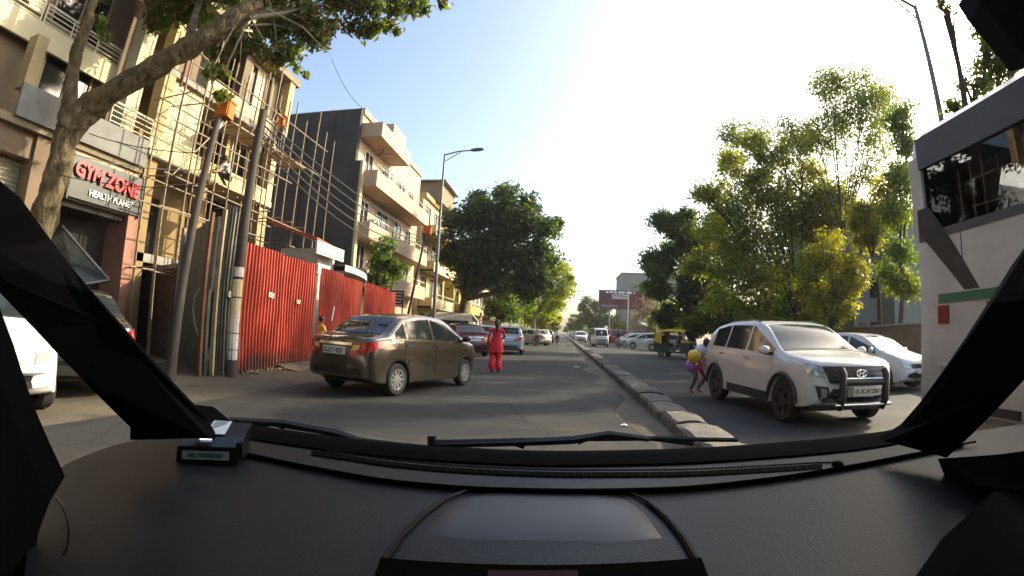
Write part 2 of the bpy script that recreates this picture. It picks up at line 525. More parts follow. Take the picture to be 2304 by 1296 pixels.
def ground_mats():
    """asphalt with worn, dusty patches and painted cross strips of sunlight; dust lies thick towards the shoulder"""
    for name, base, dust, amt, sc in (('asphalt', (0.025, 0.026, 0.026), (0.075, 0.064, 0.046), 0.62, 0.45),
                                      ('asphalt_right', (0.023, 0.024, 0.025), (0.065, 0.057, 0.043), 0.62, 0.5),
                                      ('dust_shoulder', (0.062, 0.055, 0.041), (0.12, 0.10, 0.066), 0.5, 0.6),
                                      ('earth', (0.16, 0.135, 0.095), (0.24, 0.20, 0.14), 0.5, 0.3)):
        m = bpy.data.materials.new(name)
        m.use_nodes = True
        n, l = m.node_tree.nodes, m.node_tree.links
        b = n['Principled BSDF']
        b.inputs['Roughness'].default_value = 0.85
        b.inputs['Specular IOR Level'].default_value = 0.3
        tc = n.new('ShaderNodeTexCoord')
        big = n.new('ShaderNodeTexNoise'); big.inputs['Scale'].default_value = sc; big.inputs['Detail'].default_value = 7
        big.inputs['Roughness'].default_value = 0.62
        mp = n.new('ShaderNodeMapping'); mp.inputs['Scale'].default_value = (1.0, 0.55, 1)
        l.new(tc.outputs['Object'], mp.inputs[0]); l.new(mp.outputs[0], big.inputs['Vector'])
        fine = n.new('ShaderNodeTexNoise'); fine.inputs['Scale'].default_value = 60; fine.inputs['Detail'].default_value = 4
        l.new(tc.outputs['Object'], fine.inputs['Vector'])
        rp = n.new('ShaderNodeValToRGB')
        rp.color_ramp.elements[0].position = amt - 0.12; rp.color_ramp.elements[0].color = tuple(base) + (1,)
        rp.color_ramp.elements[1].position = amt + 0.16; rp.color_ramp.elements[1].color = tuple(dust) + (1,)
        l.new(big.outputs['Fac'], rp.inputs[0])
        band = n.new('ShaderNodeTexNoise'); band.inputs['Scale'].default_value = 1.0; band.inputs['Detail'].default_value = 5  # lighter strips across the road: sunlit bands put into the colour
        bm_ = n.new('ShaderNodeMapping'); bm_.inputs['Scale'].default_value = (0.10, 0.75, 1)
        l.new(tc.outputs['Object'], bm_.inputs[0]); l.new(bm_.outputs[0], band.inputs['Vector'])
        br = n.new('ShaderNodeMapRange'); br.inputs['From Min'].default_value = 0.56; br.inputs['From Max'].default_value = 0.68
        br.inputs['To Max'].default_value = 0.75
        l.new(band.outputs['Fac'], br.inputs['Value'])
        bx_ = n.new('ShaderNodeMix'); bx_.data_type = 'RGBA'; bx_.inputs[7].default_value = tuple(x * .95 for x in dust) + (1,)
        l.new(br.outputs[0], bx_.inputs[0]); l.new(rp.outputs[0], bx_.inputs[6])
        vo = n.new('ShaderNodeTexVoronoi'); vo.feature = 'DISTANCE_TO_EDGE'; vo.inputs['Scale'].default_value = 0.55
        wob = n.new('ShaderNodeMix'); wob.data_type = 'RGBA'; wob.inputs[0].default_value = 0.12
        l.new(tc.outputs['Object'], wob.inputs[6]); l.new(big.outputs['Color'], wob.inputs[7]); l.new(wob.outputs[2], vo.inputs['Vector'])
        cr = n.new('ShaderNodeMapRange'); cr.inputs['From Min'].default_value = 0.0; cr.inputs['From Max'].default_value = 0.012
        cr.inputs['To Min'].default_value = 0.45 if 'asphalt' in name else 0.9; cr.inputs['To Max'].default_value = 1.0
        l.new(vo.outputs['Distance'], cr.inputs['Value'])
        st_ = n.new('ShaderNodeTexNoise'); st_.inputs['Scale'].default_value = 1.7; st_.inputs['Detail'].default_value = 3
        l.new(tc.outputs['Object'], st_.inputs['Vector'])
        sr = n.new('ShaderNodeMapRange'); sr.inputs['From Min'].default_value = 0.58; sr.inputs['From Max'].default_value = 0.72
        sr.inputs['To Min'].default_value = 1.0; sr.inputs['To Max'].default_value = 0.62
        l.new(st_.outputs['Fac'], sr.inputs['Value'])
        mm = n.new('ShaderNodeMath'); mm.operation = 'MULTIPLY'; l.new(cr.outputs[0], mm.inputs[0]); l.new(sr.outputs[0], mm.inputs[1])
        mul = n.new('ShaderNodeMix'); mul.data_type = 'RGBA'; mul.blend_type = 'MULTIPLY'; mul.inputs[0].default_value = 1
        fr = n.new('ShaderNodeMapRange'); fr.inputs['From Min'].default_value = 0.3; fr.inputs['From Max'].default_value = 0.7
        fr.inputs['To Min'].default_value = 0.72; fr.inputs['To Max'].default_value = 1.25
        l.new(fine.outputs['Fac'], fr.inputs['Value'])
        m2 = n.new('ShaderNodeMath'); m2.operation = 'MULTIPLY'; l.new(fr.outputs[0], m2.inputs[0]); l.new(mm.outputs[0], m2.inputs[1])
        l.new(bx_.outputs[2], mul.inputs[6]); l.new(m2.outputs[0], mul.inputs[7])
        l.new(mul.outputs[2], b.inputs['Base Color'])
        bp = n.new('ShaderNodeBump'); bp.inputs['Strength'].default_value = 0.35; bp.inputs['Distance'].default_value = 0.02
        l.new(fine.outputs['Fac'], bp.inputs['Height']); l.new(bp.outputs[0], b.inputs['Normal'])
        MATS[name] = m
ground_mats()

mat('bus_dark', (0.018, 0.017, 0.016), 0.5)

def stain(name, col, zone, amount=.7, dirt=(0.10, 0.075, 0.05)):
    """add splashed dirt and rust that climbs unevenly from the foot of a sheet"""
    m = MATS[name]
    n, l = m.node_tree.nodes, m.node_tree.links
    bs_ = n['Principled BSDF']
    src = bs_.inputs['Base Color'].links[0].from_socket
    tc = n.new('ShaderNodeTexCoord'); sp = n.new('ShaderNodeSeparateXYZ'); l.new(tc.outputs['Object'], sp.inputs[0])
    ns = n.new('ShaderNodeTexNoise'); ns.inputs['Scale'].default_value = 3.5; ns.inputs['Detail'].default_value = 6
    mp = n.new('ShaderNodeMapping'); mp.inputs['Scale'].default_value = (1, 1.6, .5)
    l.new(tc.outputs['Object'], mp.inputs[0]); l.new(mp.outputs[0], ns.inputs['Vector'])
    mr = n.new('ShaderNodeMapRange'); mr.inputs['From Min'].default_value = zone; mr.inputs['From Max'].default_value = 0
    mr.inputs['To Min'].default_value = -.35; mr.inputs['To Max'].default_value = .35
    l.new(sp.outputs['Z'], mr.inputs['Value'])
    ad = n.new('ShaderNodeMath'); l.new(mr.outputs[0], ad.inputs[0]); l.new(ns.outputs['Fac'], ad.inputs[1])
    rg = n.new('ShaderNodeMapRange'); rg.inputs['From Min'].default_value = .5; rg.inputs['From Max'].default_value = .75; rg.inputs['To Max'].default_value = amount
    l.new(ad.outputs[0], rg.inputs['Value'])
    mx = n.new('ShaderNodeMix'); mx.data_type = 'RGBA'; mx.inputs[7].default_value = tuple(dirt) + (1,)
    l.new(rg.outputs[0], mx.inputs[0]); l.new(src, mx.inputs[6]); l.new(mx.outputs[2], bs_.inputs['Base Color'])
stain('fence_red', None, 0.9, .8, (0.085, 0.045, 0.028))
stain('hoarding_green', None, 1.2, .5, (0.03, 0.027, 0.02))
mat('rim_dark', (0.05, 0.05, 0.05), 0.4, 0.6)
# ------------------------------------------------------------------ cars
def car_body(sp):
    """lofted shell: returns MB and section functions"""
    top, belt, wid, bot = pchip(sp['top']), pchip(sp['belt']), pchip(sp['wid']), pchip(sp['bot'])
    x0, x1 = sp['top'][0][0], sp['top'][-1][0]
    xs = set([x0, x1, x0 + 0.015, x1 - 0.015, x0 + 0.05, x1 - 0.05])
    x = x0
    while x < x1:
        xs.add(round(x, 3)); x += 0.09
    R = sp['arch']
    for xw in sp['axles']:
        for k in range(-10, 11):
            xs.add(round(xw + R * math.sin(k / 10 * math.pi / 2), 3))
        xs.add(round(xw - R - 0.004, 3)); xs.add(round(xw + R + 0.004, 3))
    xs = sorted(v for v in xs if x0 <= v <= x1)
    tum = sp.get('tumble', 0.32)
    kf, kr = sp.get('bow', (0.20, 0.12))
    def bow(x, y, w):
        t = min(1, abs(y) / max(w, 1e-6)) ** 2.4
        f = max(0, (x - (x1 - 0.75)) / 0.75); r = max(0, ((x0 + 0.6) - x) / 0.6)
        return x - kf * t * f * f + kr * t * r * r
    def sec(x):
        zt, zbl, w, zb = top(x), belt(x), wid(x), bot(x)
        zbl = min(zbl, zt - 0.03)
        za = zb
        for xw in sp['axles']:
            if abs(x - xw) <= R:
                za = max(za, sp['rw'] + math.sqrt(max(0, R * R - (x - xw)**2)))
        wbl = w - sp.get('inset', 0.03)
        gh = max(0.0, zt - zbl)
        wr = max(wbl - tum * gh, 0.25)
        rd = min(0.07, gh * 0.45)
        zm = max(za + 0.05, 0.5 * (zb + zbl))
        zm = min(zm, zbl - 0.02)
        p = [(0.0, za), (w * 0.6, za), (w - 0.035, za), (w - 0.015, za + 0.02), (w, zm),
             (w - 0.004, min(zbl - 0.012, zm + 0.6 * (zbl - zm))), (wbl, zbl)]
        for k in (0.33, 0.67, 1.0):
            p.append((wbl + (wr - wbl) * k * 0.97 - 0.012, zbl + (zt - rd - zbl) * k + 0.004))
        p += [(wr - 0.05, zt - rd * 0.35), (wr * 0.7, zt - 0.008), (wr * 0.35, zt), (0.0, zt + 0.004)]
        return p, w
    mb = MB()
    rings = []
    for x in xs:
        p, w = sec(x)
        ring = [(bow(x, y, w), y, z) for y, z in p] + [(bow(x, y, w), -y, z) for y, z in reversed(p[1:-1])]
        rings.append(ring)
    n = len(rings[0])
    vs = [q for r in rings for q in r]
    fs = []
    for i in range(len(rings) - 1):
        for k in range(n):
            a, b = i * n + k, i * n + (k + 1) % n
            fs.append((a, b, b + n, a + n))
    fs.append(tuple(range(n - 1, -1, -1)))
    fs.append(tuple((len(rings) - 1) * n + k for k in range(n)))
    mb.add(vs, fs)
    return mb, BVHTree.FromPolygons([Vector(v) for v in mb.v], mb.f), top, belt, wid

def decal(bvh, quad, axis, n=6, m=3, off=0.007, depth=0.02, bottom=None):
    """patch laid on the shell: quad of (u,v) corners; axis 'f','r' -> (y,z); '+y','-y' -> (x,z); 't' -> (x,y)"""
    dirs = {'f': Vector((-1, 0, 0)), 'r': Vector((1, 0, 0)), '+y': Vector((0, -1, 0)), '-y': Vector((0, 1, 0)), 't': Vector((0, 0, -1))}
    d = dirs[axis]
    rows = []
    q = [Vector(p) for p in quad]
    last = None
    for i in range(m + 1):
        row = []
        for j in range(n + 1):
            s, t = j / n, i / m
            p = q[0].lerp(q[1], s).lerp(q[3].lerp(q[2], s), t)
            if bottom:
                zb_ = max(q[0].lerp(q[1], s).y, bottom(p.x)); zt_ = q[3].lerp(q[2], s).y
                p.y = zb_ + (zt_ - zb_) * t
            if axis in 'fr':
                o = Vector((0, p.x, p.y)) - d * 4
            elif axis in ('+y', '-y'):
                o = Vector((p.x, 0, p.y)) - d * 3
            else:
                o = Vector((p.x, p.y, 0)) - d * 4
            hit = bvh.ray_cast(o, d)
            h = hit[0] if hit[0] is not None else (bvh.find_nearest(o + d * 3)[0])
            row.append(h - d * off)
        rows.append(row)
    mb = MB().grid(rows)
    ring = rows[0] + [r[-1] for r in rows[1:]] + list(reversed(rows[-1]))[1:] + [r[0] for r in reversed(rows[1:-1])]
    k = len(ring)
    mb.add(ring + [p + d * (off + depth) for p in ring], [(i, (i + 1) % k, (i + 1) % k + k, i + k) for i in range(k)])
    return mb

def wheel_meshes(rw, wdt, spokes=8, steel=False):
    t = MB().lathe([(rw * 0.60, -wdt / 2 + 0.01), (rw * 0.90, -wdt / 2), (rw, -wdt / 2 + 0.03), (rw, wdt / 2 - 0.03), (rw * 0.90, wdt / 2),
                    (rw * 0.60, wdt / 2 - 0.01), (rw * 0.60, -wdt / 2 + 0.01)], 28, 'y')
    r = MB().lathe([(0.0, -0.01), (rw * 0.58, -0.02), (rw * 0.66, -wdt / 2 + 0.004), (rw * 0.60, -wdt / 2 + 0.004), (rw * 0.54, -0.03)], 24, 'y')
    for k in range(spokes):
        a = 2 * math.pi * k / spokes
        r.box((math.cos(a) * rw * 0.34, -wdt / 2 + 0.035, math.sin(a) * rw * 0.34), (rw * 0.5, 0.03, rw * (0.15 if spokes > 5 else 0.24)), ry=-a)
    r.lathe([(0.0, -wdt / 2 + 0.012), (rw * 0.16, -wdt / 2 + 0.02), (rw * 0.18, 0)], 12, 'y')
    return t, r

SPECS = {
    'sedan': dict(
        top=[(-2.0, .52), (-1.975, .86), (-1.93, 1.0), (-1.6, 1.055), (-1.46, 1.085), (-0.86, 1.425), (-0.25, 1.50), (0.3, 1.475), (0.52, 1.43), (1.25, 1.05), (1.36, 1.02), (1.80, .885), (1.95, .74), (2.0, .52)],
        belt=[(-2.0, .95), (-1.2, 1.0), (1.0, .95), (2.0, .80)], bot=[(-2.0, .34), (-1.8, .27), (-1.3, .22), (1.2, .20), (1.8, .23), (2.0, .33)],
        wid=[(-2.0, .72), (-1.8, .80), (-1.2, .84), (1.2, .84), (1.75, .80), (2.0, .70)], axles=(-1.17, 1.235), arch=.335, rw=.292, tw=.185,
        wind=((0.57, 1.20), .66), rearw=((-1.42, -0.92), .58),
        side=[(-.86, -.08), (-.01, 1.03)], quarter=(-1.22, -.94), doors=[(-1.02, -.05), (-.03, 1.08)]),
    'suv': dict(
        top=[(-2.13, .55), (-2.10, 1.0), (-2.03, 1.16), (-1.78, 1.45), (-1.5, 1.545), (-0.6, 1.625), (0.0, 1.61), (0.34, 1.55), (1.15, 1.12), (1.27, 1.085), (1.85, .995), (2.02, .90), (2.10, .70), (2.13, .5)],
        belt=[(-2.13, 1.12), (-1.6, 1.10), (0.9, 1.0), (2.13, .88)], bot=[(-2.13, .40), (-1.9, .32), (-1.2, .27), (1.3, .26), (1.9, .30), (2.13, .36)],
        wid=[(-2.13, .76), (-1.9, .85), (-1.2, .89), (1.3, .89), (1.85, .85), (2.13, .74)], axles=(-1.27, 1.32), arch=.395, rw=.335, tw=.21,
        wind=((0.38, 1.12), .70), rearw=((-1.98, -1.72), .60),
        side=[(-.82, -.02), (.05, .96)], quarter=(-1.50, -.90), doors=[(-1.06, -.02), (.0, 1.04)], tumble=0.31),
    'hatch': dict(
        top=[(-1.88, .55), (-1.86, .98), (-1.80, 1.10), (-1.55, 1.40), (-1.3, 1.48), (-0.5, 1.53), (0.1, 1.50), (0.38, 1.45), (1.08, 1.05), (1.2, 1.01), (1.62, .89), (1.80, .74), (1.88, .5)],
        belt=[(-1.88, 1.05), (-1.2, 1.02), (0.9, .95), (1.88, .80)], bot=[(-1.88, .36), (-1.65, .28), (-1.2, .23), (1.2, .21), (1.7, .24), (1.88, .33)],
        wid=[(-1.88, .70), (-1.65, .80), (-1.1, .84), (1.1, .84), (1.6, .80), (1.88, .68)], axles=(-1.17, 1.20), arch=.33, rw=.285, tw=.18,
        wind=((0.42, 1.05), .66), rearw=((-1.77, -1.50), .54),
        side=[(-.80, -.06), (.01, .88)], quarter=(-1.42, -.88), doors=[(-1.0, -.05), (-.03, .98)], tumble=0.28),
    'van': dict(
        top=[(-1.84, .60), (-1.82, 1.60), (-1.72, 1.80), (-1.3, 1.86), (0.6, 1.86), (1.0, 1.80), (1.15, 1.72), (1.58, 1.14), (1.66, 1.05), (1.80, .92), (1.84, .6)],
        belt=[(-1.84, 1.10), (1.2, 1.06), (1.84, .86)], bot=[(-1.84, .36), (-1.2, .26), (1.2, .26), (1.84, .34)],
        wid=[(-1.84, .70), (-1.6, .74), (1.4, .74), (1.84, .66)], axles=(-0.9, 1.15), arch=.33, rw=.29, tw=.17,
        wind=((1.19, 1.56), .60), rearw=((-1.80, -1.75), .55),
        side=[(-.55, .25), (.35, 1.12)], quarter=(-1.55, -.65), doors=[(-.62, .28), (.32, 1.2)], tumble=0.13, bow=(.12, .06)),
}
def make_car(name, label, group, kind, paint, loc, heading, glass='car_glass', scale=1.0, plate=None, spokes=8, extras=(), rim='alloy'):
    """a car with its nose along local +x; heading = angle of the nose from +X"""
    sp = SPECS[kind]
    t = thing(name, label, 'car' if kind != 'van' else 'van', loc, heading, group)
    t.scale = (scale,) * 3
    shell, bvh, top, belt, wid = car_body(sp)
    P = lambda nm, mb, m, par=t, sm=30: part(nm, mb, m, par, sm, local=True)
    P('body', shell, paint, sm=32)
    x0, x1 = sp['top'][0][0], sp['top'][-1][0]
    W = max(w for _, w in sp['wid'])
    P('underbody', MB().bb(x0 + 0.35, x1 - 0.35, -W + 0.2, W - 0.2, 0.22, 0.62), 'black_plastic')
    # glass
    (a, b), hw = sp['wind']
    P('windscreen', decal(bvh, [(b, -hw - .03), (b, hw + .03), (a, hw - .10), (a, -hw + .10)], 't', 8, 5, .008), glass)
    (a, b), hw = sp['rearw']
    P('rear_window', decal(bvh, [(a, -hw), (a, hw), (b, hw - .06), (b, -hw + .06)], 't', 6, 4, .008), 'car_glass')
    for s, ax in ((1, '+y'), (-1, '-y')):
        for (a, b) in sp['side'] + [sp['quarter']]:
            za0, zb0 = belt(a) + .03, belt(b) + .03
            za1, zb1 = max(za0 + .02, top(a) - .085), max(zb0 + .02, top(b) - .085)
            mid = 0.5 * (a + b)
            P('side_window', decal(bvh, [(a, za0), (b, zb0), (b, zb1), (a, za1)], ax, 6, 3, .006), 'car_glass')
        for (a, b) in sp['doors']:
            zl = 0.34
            R = sp['arch']
            lo = lambda x: max([zl] + [sp['rw'] + math.sqrt(max(0, (R + .04)**2 - (x - w)**2)) + .0 for w in sp['axles'] if abs(x - w) < R + .04])
            d = P('door', decal(bvh, [(a + .01, zl), (b - .01, zl), (b - .01, belt(b) - .01), (a + .01, belt(a) - .01)], ax, 14, 6, .008, .012, lo), paint)
            y = s * (wid(a) + .016)
            P('handle', MB().box((a + .13, y, belt(a) - .10), (.17, .03, .035)), 'chrome' if 'chrome_handle' in extras else paint, d)
        if 'side_mould' in extras:
            P('side_moulding', decal(bvh, [(-.9, .56), (.98, .54), (.98, .60), (-.9, .62)], ax, 8, 1, .02), paint)
        if 'clad' in extras:
            P('sill_cladding', decal(bvh, [(-.88, .285), (.92, .275), (.92, .42), (-.88, .43)], ax, 8, 1, .02), 'black_plastic')
            for xw in sp['axles']:
                pts = []
                for k in range(13):
                    an = math.pi * k / 12
                    pts.append((xw + (sp['arch'] + .02) * math.cos(an), s * (wid(xw) - .005), sp['rw'] + (sp['arch'] + .02) * math.sin(an)))
                P('arch_trim', MB().tube(pts, .035, 6), 'black_plastic')
        # mirrors
        xm = sp['side'][1][1] - .02
        ym = wid(xm) + .10
        mr = P('mirror', MB().ball((xm, s * ym, belt(xm) + .10), .11, 10, 7, (.55, .95, .68)), paint)
        P('mirror_base', MB().box((xm, s * (ym - .09), belt(xm) + .045), (.07, .12, .05)), 'black_plastic', mr)
    # wheels
    tm, rm = wheel_meshes(sp['rw'], sp['tw'], spokes)
    tme = rme = None
    for xw in sp['axles']:
        for s in (1, -1):
            if tme is None:
                w = P('wheel', tm, 'dark_rubber', sm=35); r = P('rim', rm, rim, w, 30); tme, rme = w.data, r.data
            else:
                w = bpy.data.objects.new('wheel', tme); link(w, t); r = bpy.data.objects.new('rim', rme); link(r, w)
            w.location = (xw, s * (W - sp['tw'] / 2 - .015), sp['rw'])
            w.rotation_euler = (0, 0, 0 if s < 0 else math.pi)
    # front and rear faces
    xf = 0
    zf = top(x1 - .12)
    h1 = zf - .02
    if kind == 'suv':
        P('grille', decal(bvh, [(-.50, .66), (.50, .66), (.58, .90), (-.58, .90)], 'f', 8, 4, .02), 'grille_black')
        for k in range(3):
            P('grille_bar', decal(bvh, [(-.50, .70 + k * .065), (.50, .70 + k * .065), (.50, .715 + k * .065), (-.50, .715 + k * .065)], 'f', 8, 1, .034), 'black_plastic')
        for s in (1, -1):
            P('headlight', decal(bvh, [(s * .56, .73), (s * .80, .80), (s * .86, .98), (s * .60, .90)], 'f', 5, 4, .018), 'lamp_clear')
            P('fog_lamp', decal(bvh, [(s * .50, .42), (s * .64, .42), (s * .70, .62), (s * .52, .60)], 'f', 4, 3, .012), 'black_plastic')
            P('fog_lens', decal(bvh, [(s * .54, .44), (s * .61, .44), (s * .63, .58), (s * .55, .57)], 'f', 2, 2, .022), 'lamp_clear')
        P('lower_bumper', decal(bvh, [(-.60, .37), (.60, .37), (.45, .58), (-.45, .58)], 'f', 8, 3, .012), 'black_plastic')
    else:
        gz = zf - .20 if kind != 'van' else .60
        P('grille', decal(bvh, [(-.36, gz), (.36, gz), (.42, gz + .11), (-.42, gz + .11)], 'f', 6, 2, .012), 'grille_black')
        P('air_intake', decal(bvh, [(-.42, .30 + .03), (.42, .33), (.46, .45), (-.46, .45)], 'f', 6, 2, .010), 'grille_black')
        for s in (1, -1):
            P('headlight', decal(bvh, [(s * .44, gz - .01), (s * .66, gz + .03), (s * .70, gz + .18), (s * .48, gz + .12)], 'f', 4, 3, .014), 'lamp_clear')
    # rear
    zr = .70
    for s in (1, -1):
        if kind == 'sedan':
            lamp = P('tail_lamp', decal(bvh, [(s * .36, .70), (s * .70, .74), (s * .735, .95), (s * .42, .90)], 'r', 5, 4, .016), 'tail_red')
            P('indicator', decal(bvh, [(s * .40, .80), (s * .54, .81), (s * .56, .895), (s * .43, .885)], 'r', 3, 2, .026), 'tail_amber', lamp)
            P('tail_lamp_wrap', decal(bvh, [(-1.93, .76), (-1.62, .90), (-1.66, .965), (-1.90, .95)], '+y' if s > 0 else '-y', 4, 3, .012), 'tail_red', lamp)
        else:
            P('tail_lamp', decal(bvh, [(s * .54, .80), (s * .68, .80), (s * .66, 1.08), (s * .54, 1.08)], 'r', 3, 4, .014), 'tail_red')
    pz = .78 if kind == 'sedan' else .72
    pl = P('number_plate', decal(bvh, [(-.27, pz - .065), (.27, pz - .065), (.27, pz + .065), (-.27, pz + .065)], 'r', 2, 1, .022), 'plate_white')
    P('boot_trim', decal(bvh, [(-.40, pz + .10), (.40, pz + .10), (.40, pz + .145), (-.40, pz + .145)], 'r', 6, 1, .024), 'chrome')
    P('bumper_insert', decal(bvh, [(-.55, .36), (.55, .36), (.55, .46), (-.55, .46)], 'r', 6, 1, .012), 'black_plastic')
    if plate:
        hx = bvh.ray_cast(Vector((-4, 0, pz)), Vector((1, 0, 0)))[0].x - .030
        lettering(plate, .115, 'ink', pl, frame4((hx, 0, pz - .005), (0, -1, 0), (0, 0, 1)), .002, 1.0, .002, sx=.78)
    # front plate and wiper line
    hit = bvh.ray_cast(Vector((4, 0, .55)), Vector((-1, 0, 0)))[0]
    P('front_plate', MB().box((hit.x + .02, 0, .52), (.015, .5, .11)), 'plate_white')
    (a, b), hw = sp['wind']
    P('cowl', decal(bvh, [(b + .01, -hw - .04), (b + .06, -hw - .04), (b + .06, hw + .04), (b + .01, hw + .04)], 't', 1, 8, .006), 'black_plastic')
    return t, bvh

# ------------------------------------------------------------------ trees
def leaves_mesh(cl, n, size, seed, flat=0.5, droop=0.0):
    """n leaf rhombs spread round clump centres cl = [(point, radius)]"""
    g = np.random.default_rng(seed)
    cs = np.array([tuple(c[0]) for c in cl]); rs = np.array([c[1] for c in cl])
    w = rs**2; w = w / w.sum()
    idx = g.choice(len(cl), n, p=w)
    d = g.normal(size=(n, 3)); d /= np.linalg.norm(d, axis=1)[:, None]
    rad = rs[idx] * g.random(n)**0.55 * (0.75 + 0.6 * g.random(n))
    ctr = cs[idx] + d * rad[:, None] * np.array([1, 1, 0.8])
    nr = d * 0.7 + g.normal(size=(n, 3)) * 0.7 + np.array([0, 0, flat])
    nr /= np.linalg.norm(nr, axis=1)[:, None]
    a = np.cross(nr, g.normal(size=(n, 3))); a[:, 2] -= droop
    a /= np.linalg.norm(a, axis=1)[:, None]
    b = np.cross(nr, a); b /= np.linalg.norm(b, axis=1)[:, None]
    L = size * (0.6 + 0.8 * g.random(n))[:, None]
    v = np.stack([ctr - a * L, ctr + b * L * 0.42 - a * L * .1, ctr + a * L, ctr - b * L * 0.42 - a * L * .1], 1).reshape(-1, 3)
    return v
def np_mesh(name, v, m, parent, off):
    n = len(v) // 4
    me = bpy.data.meshes.new(name)
    me.vertices.add(len(v)); me.vertices.foreach_set('co', (v - np.array(off)).astype(np.float32).ravel())
    me.loops.add(len(v)); me.loops.foreach_set('vertex_index', np.arange(len(v), dtype=np.int32))
    me.polygons.add(n)
    me.polygons.foreach_set('loop_start', np.arange(0, len(v), 4, dtype=np.int32))
    me.polygons.foreach_set('loop_total', np.full(n, 4, dtype=np.int32))
    me.update(calc_edges=True)
    me.materials.append(MATS[m])
    o = bpy.data.objects.new(name, me)
    link(o, parent)
    return o
def tree(name, label, base, h, blobs, n, leaf, lmat, tr=0.2, bark='bark_dark', seed=1, group=None, split=0.35, clumps=7, spread=1.0,
         lean=(0, 0), flat=0.5, droop=0.0, second=None, stems=1):
    """blobs: crown lobes (dx,dy,z,rx,ry,rz) about the base; branches run from the trunk into each lobe"""
    r = random.Random(seed)
    b = Vector(base)
    t = thing(name, label, 'tree', base, 0, group)
    zmin = min(q[2] - q[5] for q in blobs)
    fork = b + Vector((lean[0] * split, lean[1] * split, max(0.8, h * split)))
    tk = MB()
    for s in range(stems):
        o = Vector((r.uniform(-.35, .35), r.uniform(-.35, .35), 0)) * (1 if stems > 1 else 0)
        pts = [b + o * .3 + Vector((0, 0, -0.05))]
        for k in range(1, 6):
            f = k / 5
            pts.append((b + o * .3).lerp(fork + o * 2.2, f) + Vector((r.uniform(-.06, .06), r.uniform(-.06, .06), 0)) * h * .12)
        tk.tube(pts, [tr * (1.25 - .12 * k) / (1 if stems == 1 else 1.4) for k in range(6)], 10)
    part('trunk', tk, bark, t, 50)
    lb = MB()
    cl = []
    for (dx, dy, z, rx, ry, rz) in blobs:
        c = b + Vector((dx, dy, z))
        mid = fork.lerp(c, .5) + Vector((r.uniform(-.3, .3), r.uniform(-.3, .3), r.uniform(-.1, .3))) * min(rx, 1.5)
        lb.tube([fork - Vector((0, 0, .2)), mid, c], [tr * .6, tr * .38, tr * .15], 7)
        for k in range(clumps):
            d = Vector((r.gauss(0, 1), r.gauss(0, 1), r.gauss(0, 1))).normalized()
            f = r.uniform(.25, .95)
            e = c + Vector((d.x * rx, d.y * ry, d.z * rz)) * f
            st = mid.lerp(c, r.uniform(.2, 1))
            lb.tube([st, st.lerp(e, .55) + Vector((0, 0, .12 * rz)), e], [tr * .22, tr * .13, tr * .04], 5)
            cl.append((e, spread * r.uniform(.34, .72) * (rx + ry + rz) / 3))
    part('branches', lb, bark, t, 50)
    off = BASE[t.name]
    v = leaves_mesh(cl, n, leaf, seed, flat, droop)
    np_mesh('crown', v, lmat, t, off)
    if second:
        v = leaves_mesh(r.sample(cl, max(1, len(cl) // 3)), int(n * second[1]), leaf, seed + 5, flat, droop)
        np_mesh('crown', v, second[0], t, off)
    return t

def tree_px(name, label, bx, Y, lobes, n, leaf, lmat, tr=.18, bark='bark_dark', seed=1, group=None, dz=.7, **kw):
    """crown lobes measured on the photo (x, y, radius in px) at the tree's own distance"""
    b = onY(bx, 760, Y); b.z = 0
    r = random.Random(seed)
    bl = []
    for (px, py, rp) in lobes:
        dy = r.uniform(-dz, dz)
        c = onY(px, py, Y + dy)
        w = rp * (c - EYE).length / FPX
        bl.append((c.x - b.x, dy, c.z, w, w, w))
    h = max(q[2] + q[5] for q in bl)
    return tree(name, label, (b.x, Y, 0), h, bl, n, leaf, lmat, tr, bark, seed, group, **kw)

